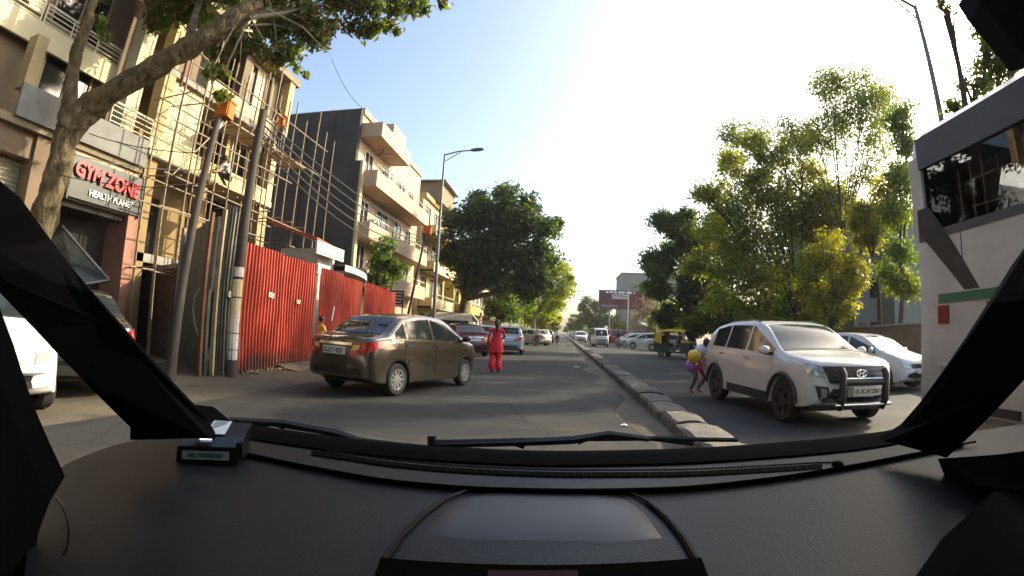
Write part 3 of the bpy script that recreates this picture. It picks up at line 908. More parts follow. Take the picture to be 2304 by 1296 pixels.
# ------------------------------------------------------------------ people
def person(name, label, base, rz, J, mats, group=None, scale=1.0, tunic=None, hair=True, fingers=True):
    """J: joints in metres for a 1.7 m figure facing +Y; mats: torso, arm, leg, foot materials"""
    D = dict(pelvis=(0, 0, .93), waist=(0, 0, 1.08), chest=(0, .01, 1.30), neck=(0, 0, 1.46), chin=(0, .02, 1.535), head=(0, .015, 1.62), crown=(0, 0, 1.68),
             shR=(.18, 0, 1.40), elR=(.23, -.02, 1.13), wrR=(.24, .06, .90), shL=(-.18, 0, 1.40), elL=(-.23, -.02, 1.13), wrL=(-.24, .06, .90),
             hpR=(.09, 0, .90), knR=(.10, .02, .50), anR=(.10, -.02, .08), toR=(.12, .15, .03), hpL=(-.09, 0, .90), knL=(-.10, .02, .50), anL=(-.10, -.02, .08), toL=(-.12, .15, .03))
    D.update(J)
    D = {k: Vector(v) for k, v in D.items()}
    rad = dict(pelvis=(.135, .10), waist=(.125, .09), chest=(.15, .10), neck=(.055, .055), chin=(.065, .075), head=(.082, .098), crown=(.055, .065), sh=(.065, .065), el=(.043, .043),
               wr=(.028, .028), hp=(.088, .088), kn=(.058, .058), an=(.042, .042), to=(.035, .03))
    bones = [('pelvis', 'waist', 0), ('waist', 'chest', 0), ('chest', 'neck', 0), ('neck', 'chin', 3), ('chin', 'head', 3), ('head', 'crown', 3)]
    for s in 'RL':
        bones += [('chest', 'sh' + s, 0), ('sh' + s, 'el' + s, 1), ('el' + s, 'wr' + s, 4 if 'bare_arm' in mats else 1), ('pelvis', 'hp' + s, 2), ('hp' + s, 'kn' + s, 2), ('kn' + s, 'an' + s, 2), ('an' + s, 'to' + s, 3)]
    vs, es, rr, segs = [], [], [], []
    ix = {}
    for k, p in D.items():
        ix[k] = len(vs); vs.append(p)
        rr.append(rad.get(k) or rad[k[:-1]])
    for a, c, m in bones:
        es.append((ix[a], ix[c])); segs.append((D[a], D[c], m))
    for s in 'RL':
        d = (D['wr' + s] - D['el' + s]).normalized()
        side = d.cross(Vector((0, 1, 0)))
        side = side.normalized() if side.length > .1 else Vector((1, 0, 0))
        nrm = d.cross(side).normalized()
        palm = D['wr' + s] + d * .075
        vs.append(palm); rr.append((.036, .018)); pi = len(vs) - 1
        es.append((ix['wr' + s], pi)); segs.append((D['wr' + s], palm, 3))
        if fingers:
            for q, (o, ln) in enumerate(((-.030, .062), (-.010, .075), (.011, .070), (.030, .055), (.045, .045))):
                p1 = palm + side * o + d * (.03 if q < 4 else -.03)
                p2 = p1 + d * ln * (1 if q < 4 else .6) + nrm * .02 + (side * .02 if q == 4 else Vector())
                p3 = p2 + d * ln * .5 + nrm * .03
                i = len(vs)
                vs += [p1, p2, p3]; rr += [(.0095, .0095), (.0085, .0085), (.007, .007)]
                es += [(pi, i), (i, i + 1), (i + 1, i + 2)]; segs += [(palm, p3, 3)]
    # nose and ears as small offshoots of the head
    hd = D['head']; fw = Vector((0, 1, 0))
    vs.append(hd + fw * .118 - Vector((0, 0, .02))); rr.append((.014, .018)); es.append((ix['head'], len(vs) - 1)); segs.append((hd, vs[-1], 3))
    me = bpy.data.meshes.new('sk')
    me.from_pydata(vs, es, [])
    ob = bpy.data.objects.new('sk', me); C.objects.link(ob)
    md = ob.modifiers.new('s', 'SKIN')
    sv = me.skin_vertices[0].data
    for i, q in enumerate(rr):
        sv[i].radius = q
    sv[ix['pelvis']].use_root = True
    md.use_smooth_shade = True
    sb = ob.modifiers.new('d', 'SUBSURF'); sb.levels = 1; sb.render_levels = 1
    dg = bpy.context.evaluated_depsgraph_get()
    body = bpy.data.meshes.new_from_object(ob.evaluated_get(dg))
    bpy.data.objects.remove(ob)
    body.materials.clear()
    for m in (mats['top'], mats.get('arm', mats['top']), mats['leg'], 'skin', 'skin'):
        body.materials.append(MATS[m])
    for f in body.polygons:
        c = f.center
        best = (9, 0)
        for a, b2, m in segs:
            ab = b2 - a
            tt = max(0, min(1, (c - a).dot(ab) / max(ab.length_squared, 1e-9)))
            dd = (c - (a + ab * tt)).length
            if dd < best[0]:
                best = (dd, m)
        f.material_index = best[1]
        f.use_smooth = True
    t = thing(name, label, 'person', base, rz, group)
    t.scale = (scale,) * 3
    o = bpy.data.objects.new('body', body); link(o, t)
    if hair:
        mb = MB().ball((hd.x, hd.y - .022, hd.z + .028), .105, 14, 9, (.86, 1.0, .98))
        if hair == 'long':
            mb.tube([hd + Vector((0, -.07, .02)), hd + Vector((0, -.10, -.12)), hd + Vector((0, -.09, -.32))], [.075, .06, .025], 10)
        part('hair', mb, 'hair', t, 60, local=True)
    for s in (1, -1):
        part('eye', MB().ball((hd.x + s * .032, hd.y + .088, hd.z - .002), .012, 8, 6), 'hair', t, 60, local=True)
    if tunic:
        z0, z1, r0, r1, tm = tunic
        c = D['pelvis']
        rows = [[(c.x + math.cos(a) * (r0 + (r1 - r0) * k / 5) * (1 + .06 * math.sin(5 * a) * k / 5), c.y + math.sin(a) * (r0 + (r1 - r0) * k / 5) * .72, z1 + (z0 - z1) * k / 5)
                 for a in [2 * math.pi * j / 24 for j in range(25)]] for k in range(6)]
        part('tunic', MB().grid(rows), tm, t, 60, local=True)
    return t
# ------------------------------------------------------------------ ground, carriageways, median
mb = MB(); mb.add([(-1500, -1500, -0.02), (1500, -1500, -0.02), (1500, 1500, -0.02), (-1500, 1500, -0.02)], [(0, 1, 2, 3)])
struct('ground', mb, 'earth')
def sheet(x0, x1, y0, y1, z, nx=2, ny=40):
    rows = [[(x0 + (x1 - x0) * i / nx, y0 + (y1 - y0) * j / ny, z) for i in range(nx + 1)] for j in range(ny + 1)]
    return MB().grid(rows)
struct('shoulder', sheet(-9.4, -4.9, -30, 420, -0.012), 'dust_shoulder')
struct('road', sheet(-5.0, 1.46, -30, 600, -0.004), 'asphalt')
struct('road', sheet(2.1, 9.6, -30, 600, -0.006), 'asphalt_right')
struct('pavement', sheet(9.6, 13.2, -30, 420, -0.010), 'dust_shoulder')
# dust drift along the foot of the median
rows = []
for j in range(160):
    y = 2 + j * .5
    w = .42 + .18 * math.sin(j * .7) + .12 * math.sin(j * .23 + 1)
    rows.append([(1.47, y, .05), (1.47 - w * .45, y, .018), (1.47 - w, y, -.002)])
struct('dust_verge', MB().grid(rows), 'dust_shoulder', 60)
# the median is a row of worn kerb stones
med = struct('median', sheet(1.55, 2.02, -30, 600, 0.10, 1, 60), 'earth')
r2 = random.Random(5)
y = 1.0
while y < 75:
    ln = r2.uniform(.82, 1.05)
    h = .215 + r2.uniform(-.022, .022)
    x0, x1 = 1.48 + r2.uniform(-.02, .02), 2.0 + r2.uniform(-.03, .02)
    b = MB()
    # worn stone: chamfered and slightly lumpy block
    rows = []
    for i in range(5):
        yy = y + ln * i / 4 * .985
        e = .03 if i in (0, 4) else 0
        jz = r2.uniform(-.015, .015)
        rows.append([(x0 + e * .3, yy, -.02), (x0 + .012 + e * .5, yy, h - .05), (x0 + .045 + e * .4, yy, h - .010 - e + jz), (x0 + .22, yy, h - e * .6 + jz),
                     (x1 - .16, yy, h - e * .6 + jz), (x1 - .04 - e * .4, yy, h - .012 - e), (x1 - e * .5, yy, h - .06), (x1, yy, -.02)])
    b.grid(rows)
    n = len(rows[0])
    for q in (0, 4):
        b.add(rows[q], [tuple(range(n))])
    part('kerb_stone', b, r2.choice(('kerb_stone_mat', 'kerb_stone_pale', 'kerb_stone_dark')), med, 28)
    y += ln + r2.uniform(.015, .06)
part('kerb_run', MB().bb(1.47, 2.05, 75.2, 500, -.02, .21), 'kerb_stone_mat', med)
# ------------------------------------------------------------------ helpers for buildings
def railing(par, name, p0, p1, z0, z1, m, n=4, posts=3, r=.022):
    """handrail with bars between two ends"""
    p0, p1 = Vector(p0), Vector(p1)
    rl = part(name, MB().tube([(p0.x, p0.y, z1), (p1.x, p1.y, z1)], r * 1.5, 6), m, par, 40)
    for k in range(n):
        z = z0 + (z1 - z0) * (k + .3) / n
        part('rail_bar', MB().tube([(p0.x, p0.y, z), (p1.x, p1.y, z)], r * .8, 5), m, rl, 40)
    for k in range(posts):
        p = p0.lerp(p1, k / (posts - 1))
        part('rail_post', MB().tube([(p.x, p.y, z0), (p.x, p.y, z1)], r, 5), m, rl, 40)
def picket(par, p0, p1, z0, z1, m, step=.16, r=.015):
    p0, p1 = Vector(p0), Vector(p1)
    rl = part('railing', MB().tube([(p0.x, p0.y, z1), (p1.x, p1.y, z1)], r * 1.6, 6), m, par, 40)
    n = max(2, int((p1 - p0).length / step))
    for k in range(n + 1):
        p = p0.lerp(p1, k / n)
        part('baluster', MB().tube([(p.x, p.y, z0), (p.x, p.y, z1)], r, 4), m, rl)
def xwindow(par, X, y0, y1, z0, z1, fm='window_frame', gm='window_dark', d=.06, mull=1):
    """window on a wall that faces +X"""
    w = part('window', MB().bb(X - .05, X + .012, y0, y1, z0, z1), gm, par)
    f = MB()
    f.bb(X + .0, X + d, y0 - .06, y0, z0 - .06, z1 + .06); f.bb(X + .0, X + d, y1, y1 + .06, z0 - .06, z1 + .06)
    f.bb(X + .0, X + d - .003, y0, y1, z0 - .06, z0); f.bb(X + .0, X + d - .003, y0, y1, z1, z1 + .06)
    for k in range(mull):
        ym = y0 + (y1 - y0) * (k + 1) / (mull + 1)
        f.bb(X + .012, X + d - .006, ym - .025, ym + .025, z0, z1)
    part('window_frame', f, fm, w)
    return w

# ------------------------------------------------------------------ the gym building
GX = -11.2
g = thing('gym_building', 'beige shop and flat building above the red lettered gym sign', 'building', (GX, 5, 0))
part('wall', MB().bb(GX - 9, GX - 1.0, -1.0, 8.9, 0, 13.5), 'plaster_brown', g)  # brown instead of beige: the shade on the gym front is painted in
part('shop_wall', MB().bb(GX - 1.0, GX, 5.95, 6.75, 0, 4.85), 'plaster_brown', g)
part('lintel', MB().bb(GX - 1.0, GX + .02, 6.75, 9.05, 3.62, 4.95), 'plaster_peach', g)
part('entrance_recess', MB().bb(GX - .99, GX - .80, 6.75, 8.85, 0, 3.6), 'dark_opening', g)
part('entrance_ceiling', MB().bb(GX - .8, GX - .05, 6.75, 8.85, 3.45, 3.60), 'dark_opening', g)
part('door_jamb', MB().bb(GX - 1.0, GX + .10, 8.85, 9.25, 0, 3.75), 'pink_plaster', g)
sh = MB()
for k in range(38):
    z = .25 + k * .105
    sh.add([(GX - .55, 1.2, z), (GX - .55, 5.95, z), (GX - .50, 5.95, z + .05), (GX - .50, 1.2, z + .05), (GX - .55, 1.2, z + .105), (GX - .55, 5.95, z + .105)],
           [(0, 1, 2, 3), (3, 2, 5, 4)])
part('roller_shutter', sh, 'shutter_steel', g)
part('shutter_head', MB().bb(GX - 1.0, GX - .1, 1.0, 5.95, 4.25, 4.85), 'plaster_brown', g)  # beige plaster browned for the shade left of the trunk
# floor slabs, parapets and balcony rails
for z, y1, xf in ((5.0, 9.05, .1), (7.75, 8.1, -.75), (10.5, 8.2, -.3)):
    part('floor_slab', MB().bb(GX - 1.2, GX + xf, -1.0, y1, z - .18, z), 'soffit_brown', g)
part('balcony_fascia', MB().bb(GX + .101, GX + .2, 5.2, 9.05, 4.98, 5.72), 'fascia_grey', g)
railing(g, 'railing', (GX + .15, 7.65, 0), (GX + .15, 9.05, 0), 5.76, 6.32, 'rail_cream', 4, 3)
part('balcony_fascia', MB().bb(GX - .75, GX - .65, 1.2, 8.05, 7.0, 7.6), 'plaster_pale', g)
railing(g, 'railing', (GX - .7, 5.6, 0), (GX - .7, 8.05, 0), 7.62, 8.12, 'rail_cream', 4, 4)
railing(g, 'railing', (GX - .7, 2.0, 0), (GX - .7, 5.5, 0), 7.62, 8.12, 'rail_cream', 4, 4)
part('pillar', MB().bb(GX - .5, GX - .05, 8.15, 8.6, 5.72, 10.3), 'plaster_pale', g)
part('pillar', MB().bb(GX - .45, GX - .05, 5.3, 5.6, 5.72, 7.0), 'plaster_beige', g)
part('pillar', MB().bb(GX - 1.0, GX - .7, 5.1, 5.5, 7.76, 10.3), 'plaster_pale', g)
for (a, b, z0, z1) in ((6.1, 7.5, 5.9, 7.3), (2.4, 4.4, 5.6, 7.0), (5.9, 7.4, 7.9, 10.0), (2.6, 4.6, 7.9, 10.0)):
    xwindow(g, GX - .98, a, b, z0, z1)
# the sign hangs on the lintel
sg = thing('shop_sign', 'dark board reading GYM ZONE in red letters over white HEALTH PLANET', 'sign', (GX + .14, 7.8, 4.1))
part('board', MB().bb(GX + .06, GX + .16, 6.9, 9.1, 3.66, 4.66), 'sign_board', sg)
for yy in (6.85, 9.1):
    part('board_edge', MB().bb(GX + .055, GX + .185, yy, yy + .045, 3.6, 4.7), 'black_paint', sg)
lettering('GYM ZONE', .50, 'sign_red', sg, frame4((.06, .16, .19), (0, 1, -.05), (0, .10, 1)), .03, .98, .016, sx=.80)
lettering('HEALTH PLANET', .215, 'sign_white', sg, frame4((.05, .36, -.23), (0, 1, 0), (0, 0, 1)), .008, 1.0, .004, sx=.86)
part('bracket', MB().tube([(GX + .1, 9.14, 3.75), (GX + .02, 9.35, 3.6), (GX - .0, 9.3, 3.5)], .02, 5), 'black_paint', sg)

# ------------------------------------------------------------------ brick compound wall beside the gym
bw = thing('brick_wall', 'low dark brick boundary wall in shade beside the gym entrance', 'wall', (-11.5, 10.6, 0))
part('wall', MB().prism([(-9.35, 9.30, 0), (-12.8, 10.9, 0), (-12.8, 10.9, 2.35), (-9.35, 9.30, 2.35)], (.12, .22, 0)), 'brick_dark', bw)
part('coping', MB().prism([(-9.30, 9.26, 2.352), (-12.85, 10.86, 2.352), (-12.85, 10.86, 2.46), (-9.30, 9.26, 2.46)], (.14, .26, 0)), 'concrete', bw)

# ------------------------------------------------------------------ the building under construction
BX = -11.0
b1 = thing('unfinished_building', 'unfinished beige building with open floors behind scaffolding', 'building', (BX, 12, 0))
Y0, Y1 = 9.05, 15.1
part('core_wall', MB().bb(BX - 8, BX - 1.9, Y0, Y1 - .12, 0, 13.6), 'plaster_ochre', b1)
for z0, z1, xf in ((5.33, 5.58, 0.0), (7.92, 8.14, -.05), (10.45, 10.72, .35), (13.2, 13.45, .1)):
    part('floor_slab', MB().bb(BX - 8, BX + xf, Y0, Y1 + (.25 if z0 > 10 else 0), z0, z1), 'soffit_brown' if z0 > 10 else 'concrete', b1)
part('brick_parapet', MB().bb(BX - .13, BX - .02, Y0, Y1 - .35, 5.585, 5.98), 'plaster_cream', b1)
part('brick_parapet', MB().bb(BX - .17, BX - .07, Y0 + 1.8, Y1 - .35, 8.145, 8.62), 'plaster_cream', b1)
part('beam_edge', MB().bb(BX + .002, BX + .05, Y0, Y1, 5.36, 5.56), 'plaster_cream', b1)
for y, w, z0, z1, x, m in ((9.12, .42, 0, 5.32, -.5, 'plaster_ochre'), (11.4, .4, 0, 5.32, -.55, 'plaster_ochre'), (14.6, .5, 0, 5.32, -.5, 'plaster_beige'),
                           (9.1, .4, 5.6, 7.9, -.45, 'plaster_beige'), (14.75, .36, 5.6, 7.9, -.4, 'plaster_cream'), (9.1, .42, 8.15, 10.44, -.5, 'plaster_beige'), (12.4, .4, 8.15, 10.44, -.5, 'plaster_brown'), (14.75, .36, 8.15, 10.44, -.1, 'plaster_beige'),
                           (9.1, .42, 10.73, 13.2, -.5, 'plaster_pale'), (12.0, .42, 10.73, 13.2, -.5, 'plaster_pale')):
    part('column', MB().bb(BX + x, BX + x + .4, y, y + w, z0, z1), m, b1)
# infill walls: bright plaster panel, open dark bays, ochre ground storey
part('infill_wall', MB().bb(BX - .45, BX - .2, 9.55, 11.0, 5.6, 7.9), 'plaster_pale', b1)
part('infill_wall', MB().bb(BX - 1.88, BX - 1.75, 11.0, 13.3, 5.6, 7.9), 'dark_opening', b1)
part('infill_wall', MB().bb(BX - 1.2, BX - 1.0, 13.3, 14.7, 5.6, 7.9), 'plaster_beige', b1)
part('infill_wall', MB().bb(BX - .5, BX - .3, 9.55, 10.5, 8.15, 10.44), 'plaster_brown', b1)
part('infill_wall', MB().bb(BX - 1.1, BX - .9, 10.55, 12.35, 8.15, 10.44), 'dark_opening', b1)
part('infill_wall', MB().bb(BX - .42, BX - .25, 12.85, 14.72, 8.15, 10.44), 'plaster_pale', b1)
for (a, b, z0, z1) in ((12.95, 13.25, 8.35, 10.25), (13.95, 14.3, 8.35, 10.25)):
    xwindow(b1, BX - .25, a, b, z0, z1, 'plaster_beige', 'window_dark', .08, 0)
xwindow(b1, BX - 1.0, 13.6, 14.4, 6.0, 7.6, 'plaster_cream')
part('infill_wall', MB().bb(BX - 1.5, BX - 1.3, 9.6, 12.3, 2.75, 5.33), 'plaster_ochre', b1)
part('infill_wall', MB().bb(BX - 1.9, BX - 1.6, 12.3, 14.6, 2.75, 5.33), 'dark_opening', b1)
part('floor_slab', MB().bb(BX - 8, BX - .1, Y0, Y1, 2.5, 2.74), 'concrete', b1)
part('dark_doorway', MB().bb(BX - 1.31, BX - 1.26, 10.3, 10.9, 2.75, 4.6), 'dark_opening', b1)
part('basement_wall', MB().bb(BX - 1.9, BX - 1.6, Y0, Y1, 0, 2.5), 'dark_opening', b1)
part('end_wall', MB().bb(BX - 8, BX - .08, Y1 - .118, Y1 + .1, 5.59, 10.44), 'plaster_brown', b1)

# ------------------------------------------------------------------ scaffolding
sc = thing('scaffolding', 'thin pole scaffolding standing against the unfinished beige building', 'scaffolding', (BX + .9, 12, 0))
rs = random.Random(3)
vy = [8.9, 9.55, 10.6, 11.25, 12.2, 12.9, 13.7, 14.3, 15.2, 16.1, 16.75, 17.7]
for i, y in enumerate(vy):
    for X in ((BX + .35, BX + 1.15) if y < 15 else (BX + 1.0,)):
        zt = rs.uniform(8.6, 10.2) if y < 15 else (8.9, 9.7, 9.1, 9.0)[min(3, i - 8)]
        lx, ly = rs.uniform(-.08, .08), rs.uniform(-.10, .10)
        part('upright_pole', MB().tube([(X, y, 0), (X + lx, y + ly, zt)], .026, 6), 'scaffold_steel', sc, 40)
for X in (BX + .35, BX + 1.15):
    for z in (2.2, 3.9, 4.6, 6.1, 6.9, 8.3):
        ye = rs.choice((14.6, 15.3, 16.9, 17.8)) if X > BX + .5 else 14.8
        part('ledger_pole', MB().tube([(X + .03, 8.7, z + rs.uniform(-.1, .1)), (X + .03, ye, z + rs.uniform(-.12, .12))], .023, 6), 'scaffold_steel', sc, 40)
for y in vy[:9]:
    for z in (2.25, 4.65, 6.95):
        part('cross_pole', MB().tube([(BX - .1, y + .05, z + rs.uniform(-.08, .08)), (BX + 1.55, y + .05, z + rs.uniform(-.08, .08))], .021, 6), 'scaffold_steel', sc, 40)
for (y0, z0, y1, z1) in ((9.0, 4.7, 10.7, 6.9), (12.2, 5.8, 13.0, 8.3), (13.8, 2.2, 15.2, 4.6)):
    part('brace_pole', MB().tube([(BX + 1.2, y0, z0), (BX + 1.2, y1, z1)], .021, 6), 'scaffold_steel', sc, 40)
part('plank', MB().bb(BX + .3, BX + 1.1, 11.2, 13.1, 6.98, 7.03), 'bamboo', sc)
part('plank', MB().bb(BX + .4, BX + 1.1, 13.7, 15.5, 6.99, 7.04), 'bamboo', sc)
part('plank', MB().bb(BX + .3, BX + 1.0, 11.0, 12.9, 5.02, 5.07), 'bamboo', sc)

# ------------------------------------------------------------------ site hoarding by the kerb
FX = -6.9
hd = thing('green_hoarding', 'tall dark green sheet hoarding closing the site beside the gym', 'hoarding', (-8, 8.4, 0))
A, B = Vector((-6.98, 7.78, 0)), Vector((-9.15, 9.15, 0))
for k, (s, e, zb, zt) in enumerate(((0, .48, 0, 3.25), (.49, 1.0, 0, 3.2))):
    p, q = A.lerp(B, s), A.lerp(B, e)
    part('sheet', MB().prism([(p.x, p.y, zb), (q.x, q.y, zb), (q.x, q.y, 1.75), (p.x, p.y, 1.75)], (.03, .05, 0)), 'hoarding_green', hd)
    part('sheet', MB().prism([(p.x + .02, p.y + .03, 1.70), (q.x + .02, q.y + .03, 1.70), (q.x + .02, q.y + .03, zt), (p.x + .02, p.y + .03, zt)], (.03, .05, 0)), 'hoarding_green', hd)
part('frame_post', MB().box((-7.02, 7.68, 1.65), (.07, .07, 3.3)), 'rust', hd)
part('frame_post', MB().box((-9.2, 9.1, 1.65), (.08, .08, 3.3)), 'concrete', hd)
cb = thing('loose_cable', 'pale cable hanging in a loop against the green hoarding', 'cable', (-7.3, 7.8, .6))
part('cable', MB().tube([onY(450, 648, 7.85), onY(438, 668, 7.85), onY(434, 700, 7.85), onY(440, 735, 7.85), onY(452, 770, 7.85)], .014, 6), 'cable_pale', cb, 40)

def corrugated(y0, y1, z0, z1, X, pitch=.125, amp=.022, slope=0.0, jag=0.0, seed=1):
    r = random.Random(seed)
    n = max(2, int((y1 - y0) / (pitch / 6)))
    rows = []
    nz = 4
    prof = [(y0 + (y1 - y0) * k / n) for k in range(n + 1)]
    for j in range(nz + 1):
        row = []
        for y in prof:
            ph = ((y - y0) / pitch) % 1.0
            dx = amp if ph < .28 else (-amp if .38 < ph < .9 else (amp - 2 * amp * (ph - .28) / .1 if ph <= .38 else -amp + 2 * amp * (ph - .9) / .1))
            zt = z1 + slope * (y - y0)
            z = z0 + (zt - z0) * j / nz
            row.append((X + dx + .014 * math.sin(2.3 * y + 1.7 * j + seed) + r.uniform(-.002, .002), y, z))
        rows.append(row)
    return MB().grid(rows)
fg = thing('grey_hoarding', 'narrow grey corrugated sheets standing beside the red fence', 'hoarding', (FX, 8.3, 0))
part('sheet', corrugated(7.95, 8.30, 0, 3.55, FX - .02, .10, .02), 'hoarding_grey', fg)
part('sheet', corrugated(8.30, 8.62, 0, 3.45, FX - .05, .10, .02), 'hoarding_grey', fg)
part('post', MB().box((FX + .02, 7.90, 1.7), (.09, .05, 3.4)), 'bamboo', fg)
rf = thing('red_fence', 'red corrugated metal sheet fence round the building site', 'fence', (FX, 13, 0))
pn = [(8.63, 10.30, 0.02, 2.88, 0), (10.31, 12.02, .14, 2.86, .01), (12.22, 13.7, .12, 2.78, -.02), (13.72, 15.3, .1, 2.74, -.02), (15.4, 17.0, .1, 2.68, -.02), (17.02, 18.7, .1, 2.62, -.02)]
for k, (a, b, z0, z1, sl) in enumerate(pn):
    part('sheet', corrugated(a, b, z0, z1 + (.0, -.03, .02, -.02, .03, 0)[k], FX + (.0, -.03, .0, -.025, .01, -.02)[k], pitch=.125 + .004 * (k % 3), slope=sl, seed=k), 'fence_red', rf)
part('post', MB().box((FX - .05, 12.12, 1.35), (.06, .10, 2.7)), 'hoarding_grey', rf)
part('post_cap', MB().box((FX - .02, 12.12, 2.72), (.10, .17, .30)), 'sign_white', rf)
part('bottom_rail', MB().bb(FX - .09, FX - .04, 10.3, 18.7, .16, .22), 'rust', rf)
part('gap_edge', MB().bb(FX - .06, FX - .03, 10.25, 10.36, 0, 2.8), 'rust', rf)
for k, (px, py, w, hh, tilt) in enumerate(((524, 664, .30, .12, -.12), (611, 664, .22, .12, -.12), (672, 679, .18, .10, -.03))):
    p = onX(px, py, FX + .035)
    nb = thing('paper_notice', ('pale paper notice pasted at the edge of the red fence by the pole', 'pale tilted paper notice pasted across a seam of the red fence', 'small pale paper notice pasted square on a red fence sheet')[k], 'notice', p)
    part('paper', MB().box(p, (.006, w, hh), rx=tilt), 'notice_paper', nb)
    part('print', MB().box(p + Vector((.005, 0, .015)), (.004, w * .7, hh * .13), rx=tilt).box(p + Vector((.005, 0, -.02)), (.004, w * .78, hh * .16), rx=tilt), 'rust', nb)
rb = thing('white_stick', 'white painted bar leaning on the red fence', 'bar', (FX + .08, 14, 1))
part('bar', MB().tube([onX(752, 690, FX + .06), onX(746, 722, FX + .06)], .022, 6), 'sign_white', rb, 40)
# rubble and dirt heaped at the foot of the fence
rub = MB()
for k in range(90):
    y = rs.uniform(8.6, 12.0); s = rs.uniform(.02, .07)
    rub.box((FX + rs.uniform(.02, .35), y, s * .35), (s, s * rs.uniform(.7, 1.6), s * .8), rz=rs.uniform(0, 3), rx=rs.uniform(-.4, .4))
o = part('rubble', rub, 'earth', None)
o['kind'] = 'stuff'
struct('dirt_bank', MB().grid([[(FX - .6, y, .16), (FX + .10, y, .10), (FX + .35 + .12 * math.sin(y * 3), y, .03), (FX + .62 + .15 * math.sin(y * 2.1), y, -.008)] for y in [10.3 + .3 * k for k in range(30)]]), 'dust_shoulder', 60)

# ------------------------------------------------------------------ leaning service poles with orange boxes, wires
def service_pole(label, x, y, zt, lx, ly, r, box, posters=False):
    t = thing('service_pole', label, 'pole', (x, y, 0), 0)
    part('pole', MB().tube([(x, y, -.05), (x + lx * .5, y + ly * .5, zt * .5), (x + lx, y + ly, zt)], [r * 1.2, r, r * .8], 10), 'wood_pole', t, 40)
    if box:
        c = Vector((x + lx, y + ly, zt - .1)) + Vector(box)
        b = part('junction_box', MB().box(c, (.32, .26, .34), rz=.2).box(c + Vector((0, 0, .19)), (.36, .30, .04), rz=.2), 'cloth_orange', t)
        part('box_door', MB().box(c + Vector((.05, -.15, 0)), (.24, .02, .28), rz=.2), 'cloth_orange', b)
        part('bracket', MB().tube([(x + lx, y + ly, zt - .35), c - Vector((0, 0, .22))], .03, 5), 'steel_pole', t)
    if posters:
        for k, (z, hh, w) in enumerate(((2.15, .20, .15), (1.82, .36, .14), (1.40, .42, .17), (1.05, .30, .22), (.72, .32, .18), (.44, .20, .14))):
            f = z / zt
            c = Vector((x + lx * f + r * 1.1, y + ly * f - r * .4, z))
            rows = [[c + Vector((math.cos(a) * (r * 1.18) - r * 1.1, math.sin(a) * r * 1.18 + r * .4, zz)) for a in (-1.9, -1.4, -.9, -.4, .1)] for zz in (-hh / 2, hh / 2)]
            part('poster', MB().grid(rows), 'poster_mix' if k in (1, 2) else 'notice_paper', t)
    return t
service_pole('grey leaning pole with an orange box at the top in front of the green hoarding', -6.85, 6.72, 5.2, -.10, .58, .085, (.02, .12, .30))
service_pole('tall pole pasted with paper posters beside the grey corrugated sheets', -6.62, 8.22, 5.75, .04, .02, .105, None, True)
p3 = onY(905, 708, 19.5)
service_pole('slim pole with an orange box beyond the red fence', p3.x, 19.5, 5.2, .75, .2, .06, (.10, -.05, .35))
wi = 0
def wire(label, pts, r=.012, sag=.25, m='wire_black'):
    t = thing('overhead_wire', label, 'wire', pts[0], 0, 'overhead service wires')
    out = []
    for a, b in zip(pts[:-1], pts[1:]):
        a, b = Vector(a), Vector(b)
        for k in range(12):
            f = k / 12
            out.append(a.lerp(b, f) - Vector((0, 0, 4 * sag * f * (1 - f))))
    out.append(Vector(pts[-1]))
    part('cable', MB().tube(out, r, 5), m, t, 40)
WL = 'dark service wire sagging from the postered pole past the grey building'
pt = Vector((-6.58, 8.24, 5.6))
for k in range(5):
    wire(('topmost', 'second highest', 'middle', 'second lowest', 'lowest')[k] + ' of the five service wires sagging from the postered pole past the grey building', [pt - Vector((0, 0, .14 * k)), Vector((p3.x + .7, 19.6, 5.25 - .10 * k))], .017 + .005 * (k % 2), .25 + .16 * k)
wire('dark service wire running from the orange boxed pole to the postered pole', [(-6.9, 7.25, 4.9), pt - Vector((0, 0, .3))], .012, .1)
for k in range(3):
    wire(('upper dark', 'middle pale', 'lower dark')[k] + ' thin wire strung across the gym front', [(-6.95, 7.2, 4.4 - .35 * k), onX(200 - 40 * k, 300 + 45 * k, -9.3)], .010, .12, 'cable_pale' if k == 1 else 'wire_black')
wire('thin wire dropping from the foliage to the roof of the grey building', [onY(745, 130, 20), onY(818, 246, 22.0)], .014, .35)

# ------------------------------------------------------------------ red roofed shed and white canopy behind the fence
s1 = thing('site_shed', 'small white shed with a sloping red roof behind the red fence', 'shed', (-9.2, 14.2, 0))
part('wall', MB().bb(-9.6, -8.1, 14.1, 15.3, 0, 3.65), 'plaster_white', s1)
part('roof', MB().prism([(-9.9, 13.5, 4.45), (-7.85, 13.5, 3.85), (-7.85, 15.35, 3.72), (-9.9, 15.35, 4.45)], (0, 0, .07)), 'roof_red', s1)
part('fascia', MB().bb(-7.84, -7.76, 13.4, 15.35, 3.38, 3.80), 'plaster_white', s1)
s2 = thing('entrance_canopy', 'white curved canopy slab over the gate behind the red fence', 'canopy', (-8, 17.2, 0))
rows = [[(-9.6 + 2.0 * (1 - ((y - 15.2) / 4.4) ** 2 * .55) * t_, y, 3.24 + .03 * t_) for t_ in (0, .5, 1)] for y in [15.2 + .44 * k for k in range(11)]]
rows = [r + [(r[-1][0], r[-1][1], r[-1][2] - .22), (r[0][0], r[0][1], r[0][2] - .22)] for r in rows]
part('slab', MB().grid(rows), 'plaster_white', s2, 40)
part('support', MB().bb(-9.5, -9.2, 15.4, 19.4, 0, 3.02), 'plaster_grey', s2)

